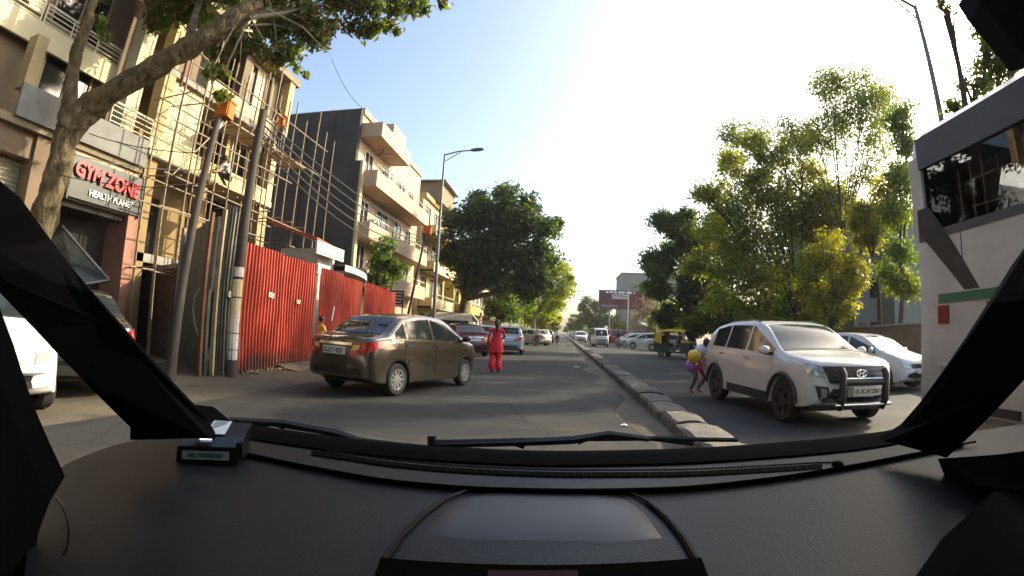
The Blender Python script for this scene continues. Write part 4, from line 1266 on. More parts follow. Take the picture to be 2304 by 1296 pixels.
# ------------------------------------------------------------------ tall building with the dark blank side wall
X2 = -11.0
b2 = thing('balcony_building', 'tall peach balcony building with a blank dark grey side wall', 'building', (X2, 26, 0))
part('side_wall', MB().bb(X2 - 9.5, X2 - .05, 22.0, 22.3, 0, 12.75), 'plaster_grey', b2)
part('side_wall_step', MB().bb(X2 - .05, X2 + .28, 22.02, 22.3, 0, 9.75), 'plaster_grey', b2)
part('main_wall', MB().bb(X2 - 9.5, X2 - .1, 22.3, 33.5, 0, 12.6), 'plaster_peach', b2)
part('corner_edge', MB().bb(X2 + .28, X2 + .42, 22.02, 22.34, 0, 9.75), 'plaster_cream', b2)
part('roof_parapet', MB().bb(X2 - 9.5, X2 + .02, 22.31, 33.5, 12.6, 12.95), 'plaster_peach', b2)
for i, (z, yl, xf) in enumerate(((3.3, 33, 1.0), (5.75, 33, 1.0), (8.55, 32.2, 1.15), (11.35, 27.2, 1.15))):
    top = i == 3
    part('balcony_slab', MB().bb(X2 - .1, X2 + xf, 22.32, yl, z - .12, z + .02), 'plaster_peach', b2)
    hp = .75 if not top else .70
    pr = part('parapet', MB().bb(X2 + xf - .12, X2 + xf + .02, 22.33, yl, z - .14, z + hp), 'plaster_peach', b2)
    part('parapet_return', MB().bb(X2 + (.43 if i < 3 else -.1), X2 + xf - .12, 22.33, 22.47, z - .14, z + hp), 'plaster_peach', b2)
    if not top:
        picket(b2, (X2 + xf - .05, 22.4, 0), (X2 + xf - .05, yl, 0), z + hp, z + hp + .35, 'rail_cream', .32, .018)
        for (a, b) in ((23.2, 24.3), (25.6, 27.4), (28.6, 30.0), (31, 32)):
            xwindow(b2, X2 - .1, a, b, z + .9, z + 2.2, 'plaster_white')
ac = part('air_conditioner', MB().bb(X2 + .0, X2 + .35, 26.0, 26.8, 10.0, 10.55), 'plaster_white', b2)
part('fan_grille', MB().lathe([(0, .0), (.22, .0), (.22, .02), (0, .02)], 14, 'x', (X2 + .36, 26.4, 10.28)), 'black_plastic', ac)
fn = part('ceiling_fan', MB().tube([(X2 + .5, 24.2, 11.22), (X2 + .5, 24.2, 10.95)], .03, 6), 'black_plastic', b2)
for k in range(3):
    a = k * 2.1 + .4
    part('fan_blade', MB().box((X2 + .5 + .28 * math.cos(a), 24.2 + .28 * math.sin(a), 10.95), (.5, .12, .02), rz=a), 'black_plastic', fn)
part('water_tank', MB().lathe([(0, 12.95), (.5, 12.95), (.5, 13.8), (.35, 13.95), (0, 13.95)], 14, 'z', (X2 - 1.0, 27, 0)), 'black_plastic', b2, 40)
part('roof_hut', MB().bb(X2 - 2.8, X2 - .5, 28.0, 30.5, 12.95, 14.6), 'plaster_peach', b2)

for k, (y, z) in enumerate(((24.6, 6.6), (28.0, 9.3), (30.4, 4.1))):
    a_ = part('air_conditioner', MB().bb(X2 - .1, X2 + .25, y, y + .8, z, z + .55), 'plaster_white', b2)
    part('fan_grille', MB().lathe([(0, 0), (.22, 0), (.22, .02), (0, .02)], 14, 'x', (X2 + .26, y + .4, z + .28)), 'black_plastic', a_)
for k, x in enumerate((-12.6, -14.2)):
    part('drain_pipe', MB().tube([(x, 21.93, 0), (x, 21.93, 12.6)], .05, 6), 'plaster_grey', b2, 40)
for k in range(4):
    part('side_wall_band', MB().bb(X2 - 9.5, X2 - .05, 21.985, 21.999, 2.9 + k * 2.8, 2.96 + k * 2.8), 'plaster_grey', b2)
for k, (y, z) in enumerate(((9.7, 8.9), (11.2, 6.2), (10.7, 3.2))):
    part('rain_pipe', MB().tube([(BX - .02, y, z - 1.2), (BX - .02, y, z + 1.0)], .045, 6), 'rust', b1, 40)

# ------------------------------------------------------------------ further row of buildings on the left
def row_house(label, X, y0, y1, z1, wall, trim, floors, seed, extra=None):
    r = random.Random(seed)
    t = thing('apartment_building', label, 'building', (X, (y0 + y1) / 2, 0))
    part('wall', MB().bb(X - 8, X, y0, y1, 0, z1), wall, t)
    part('roof_edge', MB().bb(X - 8.05, X + .25, y0 - .05, y1 + .05, z1, z1 + .35), trim, t)
    fh = z1 / floors
    for f in range(floors):
        z = f * fh
        if f:
            part('balcony_slab', MB().bb(X + .002, X + 1.1, y0 + .3, y1 - .3, z - .15, z), trim, t)
            part('parapet', MB().bb(X + 1.0, X + 1.12, y0 + .3, y1 - .3, z - .16, z + .65), wall, t)
            part('parapet_return', MB().bb(X + .003, X + .998, y0 + .3, y0 + .42, z - .16, z + .65), wall, t)
            picket(t, (X + 1.06, y0 + .35, 0), (X + 1.06, y1 - .35, 0), z + .65, z + .98, 'rail_cream', .5, .02)
        n = max(2, int((y1 - y0) / 2.4))
        for k in range(n):
            a = y0 + (y1 - y0) * (k + .25) / n
            xwindow(t, X, a, a + (y1 - y0) / n * .5, z + .8, z + fh - .5, trim)
        xs = X - 1.0
        # windows on the end wall that faces down the road
        part('end_window', MB().bb(xs - 1.6, xs - .6, y0 - .02, y0 + .05, z + .9, z + fh - .6), 'window_dark', t)
    return t
b3 = row_house('cream building with a red tiled porch roof beyond the peach balconies', -10.9, 34.0, 42.0, 11.2, 'plaster_cream', 'plaster_beige', 4, 4)
part('porch_roof', MB().prism([(-10.95, 34.4, 8.5), (-8.9, 34.4, 7.7), (-8.9, 38.5, 7.7), (-10.95, 38.5, 8.5)], (0, 0, .12)), 'roof_red', b3)
part('roof_shed', MB().bb(-13.5, -10.2, 36.5, 41, 11.56, 13.2), 'soffit_brown', b3)
part('roof_sheet', MB().bb(-13.9, -9.8, 36.2, 41.2, 13.2, 13.32), 'steel_pole', b3)
row_house('yellow painted building behind the dark roadside tree', -10.2, 43.0, 51.0, 8.6, 'plaster_yellow', 'plaster_cream', 3, 6)
row_house('pale plaster building half hidden by trees down the road', -11.4, 52.5, 66.0, 9.4, 'plaster_peach', 'plaster_white', 3, 8)
row_house('brown plaster building far down the row of trees', -11.6, 68.0, 90.0, 8.4, 'plaster_brown', 'plaster_cream', 3, 9)

# ------------------------------------------------------------------ boards, kiosk, lamp
rsn = thing('red_shop_board', 'red shop board at the far end of the red fence', 'sign', (-7.2, 19.6, 0))
p, q = onY(838, 646, 19.6), onY(870, 690, 19.6)
part('board', MB().bb(p.x, q.x, 19.55, 19.63, q.z + .2, p.z), 'sign_red', rsn)
part('mark', MB().bb((p.x + q.x) / 2 - .03, (p.x + q.x) / 2 + .03, 19.53, 19.545, q.z + .42, p.z - .1), 'sign_white', rsn)
part('post', MB().tube([(p.x + .1, 19.65, 0), (p.x + .1, 19.65, p.z)], .03, 6), 'steel_pole', rsn)
part('post', MB().tube([(q.x - .05, 19.65, 0), (q.x - .05, 19.65, p.z)], .03, 6), 'steel_pole', rsn)
bs = thing('notice_board', 'dark board with pale lines of writing on posts beyond the fence', 'sign', (-7.0, 20.5, 0))
p, q = onY(873, 653, 20.5), onY(908, 690, 20.5)
part('board', MB().bb(p.x, q.x, 20.46, 20.53, q.z, p.z), 'black_paint', bs)
for k in range(5):
    z = p.z - .1 - k * .14
    part('writing_line', MB().bb(p.x + .06, q.x - .06 - .05 * (k % 2), 20.445, 20.456, z - .03, z + .02), 'notice_paper', bs)
for x in (p.x + .08, q.x - .08):
    part('post', MB().tube([(x, 20.58, 0), (x, 20.58, p.z)], .035, 6), 'steel_pole', bs)
hu = thing('guard_kiosk', 'small green kiosk with a pale sloping roof under the dark tree', 'kiosk', (-7.0, 30, 0))
part('wall', MB().bb(-8.1, -5.9, 29.4, 31.2, 0, 1.75), 'hut_green', hu)
part('roof', MB().prism([(-8.5, 29.1, 1.72), (-5.6, 29.1, 1.72), (-5.9, 30.3, 2.2), (-8.2, 30.3, 2.2)], (0, 0, .06)), 'roof_pale', hu)
part('roof', MB().prism([(-8.5, 31.5, 1.72), (-8.2, 30.3, 2.2), (-5.9, 30.3, 2.2), (-5.6, 31.5, 1.72)], (0, 0, .06)), 'roof_pale', hu)
part('door', MB().bb(-6.5, -5.98, 29.37, 29.41, .05, 1.6), 'plaster_white', hu)
part('stripe', MB().bb(-8.1, -6.6, 29.38, 29.40, .95, 1.15), 'plaster_yellow', hu)

def street_lamp(label, x, y, h, arm, r=.075, lean=(0, 0)):
    t = thing('street_lamp', label, 'street lamp', (x, y, 0), 0)
    top = Vector((x + lean[0], y + lean[1], h))
    part('pole', MB().tube([(x, y, 0), (x + lean[0] * .5, y + lean[1] * .5, h * .5), top], [r * 1.25, r, r * .6], 10), 'steel_pole', t, 40)
    e = top + Vector(arm)
    part('arm', MB().tube([top - Vector((0, 0, .05)), top.lerp(e, .5) + Vector((0, 0, .04)), e], .035, 7), 'steel_pole', t, 40)
    part('brace', MB().tube([top - Vector((0, 0, .4)), top.lerp(e, .6)], .02, 6), 'steel_pole', t, 40)
    d = Vector(arm).normalized()
    hd = part('lamp_head', MB().ball((0, 0, 0), .36, 14, 8, (1.0, .42, .24)), 'steel_pole', t, 60, local=True)
    hd.location = e - Vector((x, y, 0)) + d * .25
    hd.rotation_euler = (0, -.12, math.atan2(d.y, d.x))
    part('lens', MB().ball((0, 0, -.03), .30, 12, 6, (.9, .36, .2)), 'lamp_clear', hd, 60, local=True)
    return t
street_lamp('tall grey street lamp beside the dark tree on the left kerb', -6.0, 21.5, 9.75, (1.35, .1, .22))
street_lamp('dark street lamp rising behind the white bus', 8.0, 8.05, 8.75, (-1.2, 0, .3))

# unseen buildings added behind the camera on the left to block sky light
row_house('unseen beige building added behind the camera to hold back sky light', -11.4, -16.0, -2.0, 11.5, 'plaster_beige', 'plaster_cream', 4, 14)
row_house('unseen brown building added further behind the camera to hold back sky light', -11.6, -34.0, -18.0, 10.5, 'plaster_brown', 'plaster_cream', 4, 15)
# ------------------------------------------------------------------ the near tree in front of the gym
nt_ = thing('roadside_tree', 'rough barked tree leaning across the gym front with a heavy limb over the road', 'tree', (-10.1, 5.85, 0))
P5 = lambda px, py, Y: onY(px, py, Y * 1.18)
tr = [Vector((-10.2, 5.85, -.05)), Vector((-10.15, 5.87, 1.4)), P5(95, 520, 5.0), P5(118, 430, 5.0), P5(140, 340, 5.0), P5(165, 265, 5.05)]
def gnarl(m, amp, sc=1.0):
    from mathutils import noise
    for i, v in enumerate(m.v):
        p = Vector(v)
        m.v[i] = tuple(p + noise.noise_vector(p * 1.7 * sc) * amp + noise.noise_vector(p * 4.6 * sc) * amp * .8 + noise.noise_vector(p * 11 * sc) * amp * .45)
    return m
def fine(pts, rs, k=10):
    P, R_ = [], []
    n = len(pts)
    for i in range(n - 1):
        a, b, c_, d = pts[max(i - 1, 0)], pts[i], pts[i + 1], pts[min(i + 2, n - 1)]
        for j in range(k):
            t = j / k
            P.append(.5 * ((2 * b) + (c_ - a) * t + (2 * a - 5 * b + 4 * c_ - d) * t * t + (3 * b - a - 3 * c_ + d) * t ** 3))
            R_.append(rs[i] + (rs[i + 1] - rs[i]) * t)
    P.append(pts[-1]); R_.append(rs[-1])
    return P, R_
def limb_mb(pts, rs, n=18, amp=.05):
    P, R_ = fine(pts, rs)
    return gnarl(MB().tube(P, [q * 1.1 for q in R_], n), amp)
part('trunk', limb_mb(tr, [.34, .28, .25, .24, .24, .27], 30, .06), 'bark', nt_, 80)
limb = [P5(150, 300, 5.05), P5(200, 245, 5.15), P5(270, 195, 5.3), P5(350, 150, 5.5), P5(430, 105, 5.7), P5(500, 60, 5.9), P5(548, 30, 6.1), P5(600, -20, 6.3), P5(640, -90, 6.4)]
part('limb', limb_mb(limb, [.28, .26, .22, .21, .20, .21, .20, .13, .09], 26, .055), 'bark', nt_, 80)
part('limb', limb_mb([P5(150, 270, 5.05), P5(158, 200, 5.0), P5(172, 130, 4.95), P5(190, 70, 4.9), P5(205, 20, 4.9), P5(230, -60, 4.9)], [.18, .14, .13, .12, .10, .06], 12, .04), 'bark', nt_, 80)
part('limb', MB().tube([P5(520, 50, 5.95), P5(560, 40, 6.2), P5(640, 30, 6.6), P5(720, 10, 7.0)], [.10, .07, .05, .03], 8), 'bark_pale', nt_, 60)
part('limb', MB().tube([P5(420, 110, 5.7), P5(440, 30, 6.4), P5(470, -60, 7.0)], [.12, .09, .05], 8), 'bark', nt_, 60)
rt = random.Random(21)
cl = []
def clump(px, py, Y, r, n=1):
    for _ in range(n):
        p = onY(px + rt.uniform(-22, 22), py + rt.uniform(-20, 20), Y * 1.15 + rt.uniform(-.5, .5))
        cl.append((p, r * rt.uniform(.75, 1.4)))
for (px, py, Y, r, n) in ((360, -40, 6.6, .5, 4), (430, -30, 7.0, .55, 5), (400, 20, 6.9, .45, 4), (450, 40, 7.2, .4, 4), (520, -30, 7.2, .55, 4), (600, -20, 7.4, .5, 5), (620, 60, 7.4, .38, 4), (680, 20, 7.6, .45, 4),
                          (760, -10, 7.8, .42, 5), (830, 0, 8.0, .40, 4), (900, 10, 8.2, .34, 5), (960, 0, 8.3, .30, 3), (995, 15, 8.3, .22, 2), (880, 60, 8.2, .16, 3), (810, 60, 7.9, .24, 3), (850, 40, 8.0, .25, 2), (700, 90, 7.6, .26, 4), (740, 60, 7.7, .28, 3),
                          (640, 110, 7.4, .28, 4), (690, 150, 7.6, .13, 3), (590, 110, 7.2, .26, 3), (560, 90, 7.0, .25, 3), (490, 170, 6.3, .16, 4), (485, 215, 6.3, .13, 3), (500, 140, 6.4, .18, 3), (350, 40, 6.6, .35, 3), (240, -20, 5.6, .3, 3), (215, 50, 5.4, .18, 3), (240, 80, 5.5, .15, 2),
                          (720, -80, 7.6, .6, 4), (560, -90, 7.4, .6, 5), (420, -110, 7.0, .6, 4), (850, -60, 8.0, .5, 3)):
    clump(px, py, Y, r, n)
off = BASE[nt_.name]
np_mesh('crown', leaves_mesh(cl, 20000, .095, 4, .3, .5), 'leaf_ficus', nt_, off)
dry = [c for c in cl if 620 < 2304]  # dead leaves hang among the green ones
np_mesh('crown', leaves_mesh(rt.sample(dry, len(dry) // 3), 3400, .09, 9, .2, .7), 'leaf_dry', nt_, off)
tw = MB()
for _ in range(70):
    c, r = rt.choice(cl)
    e = c + Vector((rt.uniform(-1, 1), rt.uniform(-1, 1), rt.uniform(-1.1, .3))) * r
    s = limb[rt.choice((4, 5, 6, 7))]
    if (s - c).length < 2.6:
        tw.tube([s, s.lerp(c, .5) + Vector((0, 0, .15)), c, e], [.02, .016, .01, .004], 5)
for (a, b, c_) in (((560, 35), (600, 100), (650, 130)), ((600, 20), (680, 60), (740, 120)), ((545, 60), (520, 130), (500, 200)), ((545, 60), (540, 150), (515, 235)), ((470, 150), (480, 200), (478, 235))):
    tw.tube([onY(*a, 7.2), onY(*b, 7.6), onY(*c_, 7.9)], [.018, .012, .005], 5)
part('twigs', tw, 'bark_pale', nt_, 60)

# ------------------------------------------------------------------ left row
LG, RG, FG = 'trees along the left kerb', 'trees behind the right hand wall', 'trees down the right side of the road'
tree_px('street_tree', 'big dark evergreen tree leaning over the kerb behind the street lamp', 1040, 30.5,
        [(1060, 500, 62), (1120, 470, 55), (1180, 500, 62), (1140, 560, 75), (1060, 570, 70), (1025, 560, 45), (1210, 560, 60), (1235, 510, 32), (1130, 440, 28), (1085, 440, 30), (1195, 460, 30), (1180, 620, 60), (1010, 500, 25), (1100, 620, 45), (1215, 640, 40)],
        20000, .17, 'leaf_dark', .34, 'bark', 31, LG, split=.30, clumps=8, second=('leaf_mid', .3))
tree_px('street_tree', 'small feathery green tree beyond the red fence before the peach balconies', 868, 20.5,
        [(865, 560, 32), (850, 590, 30), (885, 600, 26), (860, 630, 34), (835, 620, 22)], 4200, .085, 'leaf_mid', .06, 'bark_dark', 32, LG, split=.45, clumps=7, droop=.6)
for k, (bx, Y, lab, lm, lobes, n, lf) in enumerate((
        (1120, 38, 'dull green tree behind the red dressed walker', 'leaf_mid', [(1150, 640, 40), (1120, 650, 40), (1160, 690, 40), (1110, 690, 32), (1180, 665, 40), (1140, 700, 35)], 6500, .15),
        (1200, 47, 'bright lime tree arching from the left kerb', 'leaf_lime', [(1250, 605, 34), (1272, 640, 28), (1245, 650, 40), (1215, 620, 42), (1205, 680, 40), (1250, 690, 28), (1230, 585, 22), (1285, 620, 16), (1190, 640, 40)], 14000, .15),
        (1205, 58, 'lime green tree in the left row beyond the parked cars', 'leaf_lime', [(1215, 690, 30), (1235, 705, 26), (1252, 690, 24), (1190, 700, 28), (1240, 670, 26), (1262, 668, 18)], 8000, .17),
        (1215, 74, 'yellow green tree far along the left row', 'leaf_gold', [(1225, 715, 22), (1240, 720, 18), (1212, 725, 20), (1250, 712, 16), (1200, 715, 20)], 4500, .20),
        (1225, 95, 'olive tree far along the left row', 'leaf_olive', [(1238, 728, 14), (1248, 732, 12), (1225, 730, 15), (1252, 722, 10)], 3000, .24),
        (1232, 130, 'hazy green tree at the end of the left row', 'leaf_mid', [(1245, 738, 9), (1252, 738, 8), (1238, 736, 10), (1256, 733, 6)], 2000, .28))):
    tree_px('street_tree', lab, bx, Y, lobes, n, lf, lm, .2, 'bark_pale' if k in (1, 2) else 'bark_dark', 40 + k, LG, split=.32, clumps=8, dz=1.6)

# ------------------------------------------------------------------ right side
tree_px('park_tree', 'dense dark green tree standing behind the three wheeler', 1560, 34,
        [(1525, 520, 48), (1500, 590, 50), (1560, 560, 60), (1483, 660, 36), (1540, 650, 66), (1600, 630, 66), (1600, 540, 48), (1575, 700, 64), (1505, 710, 40), (1545, 495, 30), (1475, 610, 26), (1620, 700, 50)],
        24000, .17, 'leaf_mid', .22, 'bark_dark', 61, RG, split=.28, clumps=8, second=('leaf_dark', .8), dz=1.5)
tree_px('park_tree', 'broad golden green tree rising behind the white car with black bull bar', 1790, 25,
        [(1620, 430, 50), (1660, 500, 78), (1605, 500, 46), (1740, 460, 80), (1700, 390, 50), (1645, 370, 40), (1740, 560, 88), (1820, 520, 66), (1680, 620, 84), (1790, 640, 78), (1860, 590, 48), (1765, 350, 46), (1880, 440, 46), (1830, 400, 56), (1700, 690, 60), (1640, 580, 60), (1860, 500, 56), (1900, 470, 40), (1800, 330, 40), (1690, 330, 40), (1590, 440, 34), (1840, 690, 60), (1560, 590, 40)],
        40000, .115, 'leaf_olive', .13, 'bark_dark', 62, RG, split=.2, clumps=9, stems=3, second=('leaf_gold', .45), dz=1.6, spread=1.15)
tree_px('park_tree', 'airy sparse crowned tree with thin upright branches above the right hand wall', 1900, 21.5,
        [(1870, 180, 44), (1940, 190, 46), (2000, 250, 40), (1880, 230, 52), (1950, 250, 60), (1900, 310, 64), (1975, 330, 48), (1840, 300, 50), (1775, 300, 44), (1700, 300, 40), (1640, 300, 34), (1990, 210, 30), (1850, 190, 30), (1930, 400, 50)],
        15000, .085, 'leaf_olive', .07, 'bark_dark', 63, RG, split=.42, clumps=11, spread=1.3, second=('leaf_mid', .4), stems=2, dz=1.2)
tree_px('park_tree', 'drooping dark green tree close behind the rear of the bus', 2030, 17.5,
        [(2030, 270, 28), (2040, 330, 28), (2025, 400, 32), (2015, 480, 34), (2025, 560, 32), (2030, 640, 30), (2010, 620, 26)], 11000, .085, 'leaf_mid', .10, 'bark_dark', 66, RG, split=.4, clumps=8, spread=1.6, droop=1.0, second=('leaf_gold', .15))
tree_px('park_tree', 'yellow leaved small tree glowing against the light by the wall', 1870, 19.8,
        [(1870, 560, 40), (1900, 640, 40), (1845, 670, 42), (1930, 600, 34), (1890, 700, 32), (1950, 540, 30), (1830, 600, 36)], 9000, .09, 'leaf_gold', .10, 'bark_dark', 65, RG, split=.3, clumps=9, spread=1.3, second=('leaf_olive', .5))
tree_px('park_tree', 'thin tree with a leaning bare trunk before the grey flats', 1995, 19,
        [(1945, 470, 32), (1975, 490, 30), (1920, 500, 28), (1950, 530, 26), (1990, 440, 28)], 5000, .085, 'leaf_gold', .10, 'bark_dark', 64, RG, split=.62, clumps=8, spread=1.6, lean=(-1.1, 0), second=('leaf_mid', .4))
tree_px('park_tree', 'bushy undergrowth low behind the white car with black bull bar', 1660, 29,
        [(1600, 720, 46), (1650, 700, 50), (1700, 720, 46), (1760, 710, 46), (1810, 720, 40), (1640, 740, 36), (1550, 735, 30)], 12000, .13, 'leaf_mid', .16, 'bark_dark', 67, RG, split=.2, clumps=8)
tree_px('park_tree', 'leafy tree rising behind the roof of the white bus', 2230, 6.4,
        [(2215, 110, 44), (2250, 170, 56), (2150, 240, 26), (2220, 50, 34), (2295, 90, 56), (2190, 190, 40), (2130, 20, 22), (2130, 420, 60), (2180, 480, 60), (2260, 300, 80)], 9000, .055, 'leaf_ficus', .16, 'bark_dark', 68, RG, split=.4, clumps=8)
for k, (bx, Y, lab, lm, lobes, n, lf) in enumerate((
        (1325, 110, 'rounded bright tree left of the red billboard', 'leaf_olive', [(1320, 690, 20), (1305, 712, 18), (1342, 695, 22), (1335, 722, 22), (1300, 735, 14), (1362, 712, 22), (1380, 728, 20), (1400, 735, 16), (1322, 715, 22), (1350, 735, 18), (1310, 690, 14)], 15000, .24),
        (1290, 150, 'hazy tree far down the right hand row', 'leaf_mid', [(1290, 728, 13), (1300, 738, 10), (1281, 738, 9)], 2800, .34),
        (1276, 215, 'pale far tree at the end of the right hand row', 'leaf_mid', [(1276, 741, 7), (1284, 740, 7), (1270, 744, 4)], 1800, .45),
        (1455, 76, 'thin brown leaved tree beside the red billboard', 'leaf_dry', [(1450, 690, 24), (1465, 665, 22), (1475, 710, 26), (1440, 715, 20)], 2600, .2),
        (1490, 60, 'olive tree behind the parked white cars', 'leaf_olive', [(1490, 705, 30), (1470, 725, 24), (1515, 715, 30), (1500, 735, 26)], 4200, .18),
        (1445, 95, 'dim green tree beyond the red billboard posts', 'leaf_mid', [(1425, 722, 18), (1450, 730, 18), (1405, 738, 14)], 2600, .24))):
    tree_px('far_tree', lab, bx, Y, lobes, n, lf, lm, .2, 'bark_dark', 80 + k, FG, split=.3, clumps=8, dz=2.0)
for k, (x, y, lab) in enumerate(((7.5, -7, 'unseen tree added on the right behind the camera to block sky light'), (-6.5, -9, 'unseen tree added on the left behind the camera to block sky light'), (8.5, -19, 'unseen far tree added on the right behind the camera to block sky light'), (-6.8, -21, 'unseen far tree added on the left behind the camera to block sky light'))):  # unseen trees put in to cut sky light on surfaces facing the lens
    sx = -1 if x > 0 else 1
    tree('street_tree', lab, (x, y, 0), 10, [(0, 0, 6, 3, 3, 2), (sx * 3, 1, 7, 3, 3, 1.8), (sx * 1.5, -2, 8.5, 3, 3, 1.8), (sx * 5, 0, 7.5, 2.5, 3, 1.5)], 2600, .35, 'leaf_mid', .25, 'bark_dark', 120 + k, 'unseen trees added behind the camera to block sky light', .35, 7)
# bare, lopped tree under the billboard
bt = thing('bare_tree', 'leafless pale branching tree below the red billboard', 'tree', (10.8, 70, 0))
part('trunk', MB().tube([(10.8, 70, 0), (10.75, 70, 2.6)], [.22, .16], 8), 'bark_pale', bt, 50)
br = MB()
for k in range(11):
    a = -1.3 + 2.6 * k / 10
    e = Vector((10.75 + 2.4 * math.sin(a), 70 + rt.uniform(-.6, .6), 2.6 + 2.7 * math.cos(a) * rt.uniform(.8, 1.1)))
    s = Vector((10.75, 70, rt.uniform(1.4, 2.6)))
    br.tube([s, s.lerp(e, .5) + Vector((0, 0, -.15)), e], [.09, .06, .03], 5)
part('branches', br, 'bark_pale', bt, 50)
for (lab, ya, yb, xa) in (('mass of far trees closing the left side', 165, 600, -14), ('mass of far trees closing the right side', 260, 600, 16)):
    g_ = np.random.default_rng(int(ya))
    cls = [(Vector((xa + g_.uniform(-6, 6), g_.uniform(ya, yb), g_.uniform(2, 8))), g_.uniform(1.6, 3.2)) for _ in range(60)]
    o = np_mesh('distant_wood', leaves_mesh(cls, 5000, .8, int(ya)), 'leaf_mid', None, (0, 0, 0))
    o['kind'] = 'stuff'; o['label'] = lab
# ------------------------------------------------------------------ vehicles
def at(px, py, Y):
    p = onY(px, py, Y); return (p.x, p.y, 0)
amaze, abv = make_car('parked_car', 'brown grey sedan turning out of the site with its number plate facing back', 'cars on the left carriageway', 'sedan', 'paint_brown_grey', (-3.27, 9.45, 0), RAD(71.5), plate='DL3CY 4257', spokes=10, extras=('chrome_handle', 'side_mould'))
em = part('emblem', MB().box((-1.965, 0, .985), (.012, .09, .012)).box((-1.965, .042, .985), (.012, .014, .085)).box((-1.965, -.042, .985), (.012, .014, .085)), 'chrome', amaze, local=True)
part('aerial', MB().tube([(-.7, 0, 1.46), (-.95, 0, 1.62)], .006, 5), 'black_plastic', amaze, local=True)

creta, cbv = make_car('oncoming_car', 'white sport utility car with a black bull bar coming along the far carriageway', 'cars on the right carriageway', 'suv', 'paint_white', (4.22, 8.52, 0), RAD(-84.5), glass='car_glass_light', spokes=5, extras=('clad', 'chrome_handle'), rim='rim_dark')
hx = 2.19
bbp = part('bull_bar', MB().tube([(hx + .02, -.40, .68), (hx + .02, .40, .68)], .05, 8), 'black_plastic', creta, 50, local=True)
for s in (1, -1):
    part('bar_upright', MB().tube([(hx - .05, s * .40, .30), (hx + .03, s * .40, .42), (hx + .03, s * .40, .80), (hx - .02, s * .40, .86)], .055, 8), 'black_plastic', bbp, 50, local=True)
part('bar_tube', MB().tube([(hx + .02, -.52, .36), (hx + .02, .52, .36)], .024, 8), 'chrome', bbp, 50, local=True)
part('bar_strip', MB().tube([(hx + .03, -.36, .735), (hx + .03, .36, .735)], .014, 6), 'chrome', bbp, 50, local=True)
fp = part('number_plate', MB().box((hx + .06, .02, .555), (.012, .50, .12)), 'plate_white', creta, local=True)
lettering('DL 3C AT 2767', .085, 'ink', fp, frame4((hx + .068, .02, .552), (0, 1, 0), (0, 0, 1)), .002, 1, .002, sx=.82)
# oval badge with a slanted H on the grille
rg = []
for k in range(25):
    a = 2 * math.pi * k / 24
    rg.append((2.135, .095 * math.cos(a), .80 + .052 * math.sin(a)))
bd = part('badge', MB().tube(rg, .010, 6), 'chrome', creta, 50, local=True)
part('badge_letter', MB().tube([(2.137, -.045, .765), (2.137, -.028, .835)], .010, 5).tube([(2.137, .028, .765), (2.137, .045, .835)], .010, 5).tube([(2.137, -.036, .80), (2.137, .036, .80)], .009, 5), 'chrome', bd, 50, local=True)
for s in (1, -1):
    part('roof_rail', MB().tube([(-1.3, s * .60, 1.55), (-1.1, s * .61, 1.60), (-.1, s * .61, 1.625), (.1, s * .59, 1.59)], .014, 6), 'steel_pole', creta, 40, local=True)

make_car('parked_car', 'small white hatchback parked by the brown wall behind the bull bar car', 'cars on the right carriageway', 'hatch', 'paint_white', (8.75, 12.6, 0), RAD(-68), scale=.98)
make_car('parked_car', 'maroon sedan parked nose in at the left kerb', 'cars on the left carriageway', 'sedan', 'paint_maroon', at(1042, 770, 22.5), RAD(118), spokes=6)
make_car('parked_car', 'silver blue sedan standing beyond the walker in red', 'cars on the left carriageway', 'sedan', 'paint_silver_blue', at(1146, 770, 26.5), RAD(93), spokes=6)
make_car('parked_car', 'pale blue hatchback between the maroon sedan and the tree', 'cars on the left carriageway', 'hatch', 'paint_silver_blue', at(1093, 765, 30.5), RAD(97))
make_car('parked_car', 'silver sedan parked in the left row down the road', 'cars on the left carriageway', 'sedan', 'paint_silver', at(1196, 762, 44), RAD(140))
make_car('parked_car', 'white hatchback parked past the silver sedan', 'cars on the left carriageway', 'hatch', 'paint_white', at(1218, 762, 50), RAD(95))
make_car('parked_car', 'dark car parked at the far end of the left row', 'cars on the left carriageway', 'hatch', 'paint_dark_green', at(1230, 760, 57), RAD(92))
for k in range(4):
    make_car('parked_car', ('far white hatchback in the left row past the dark car', 'far silver sedan in the left row past the white hatchback', 'very far white car in the left row', 'farthest bluish sedan at the end of the left row')[k], 'far cars in the left row', ('hatch', 'sedan')[k % 2], ('paint_white', 'paint_silver', 'paint_white', 'paint_silver_blue')[k], (-3.4 - .3 * (k % 2), 68 + 11 * k, 0), RAD(90 + 8 * (k % 2)))
make_car('oncoming_car', 'white hatchback driving towards the camera near the median', 'cars on the right carriageway', 'hatch', 'paint_white', at(1306, 760, 66), RAD(-90), glass='car_glass_light')
van, vbv = make_car('oncoming_van', 'white van with a paper on its windscreen coming along the far carriageway', None, 'van', 'paint_white', at(1349, 765, 48), RAD(-88), glass='car_glass_light')
part('windscreen_paper', MB().box((1.42, .02, 1.44), (.02, .16, .22), ry=-.62), 'sign_white', van, local=True)
for k, (px, Y, hd_, lab, kd) in enumerate(((1500, 40.5, 168, 'white sedan parked beside the three wheeler', 'sedan'), (1452, 45, 172, 'white hatchback parked second in the row of white cars', 'hatch'), (1432, 49.5, 170, 'white sedan parked third in the row of white cars', 'sedan'), (1420, 55, 170, 'white hatchback at the far end of the row of white cars', 'hatch'))):
    make_car('parked_car', lab, 'white cars parked in the right hand row', kd, 'paint_white', at(px, 775, Y), RAD(hd_), spokes=8)
make_car('parked_van', 'red van standing behind the motorcyclist on the right', None, 'van', 'paint_red', at(1379, 770, 58), RAD(175))
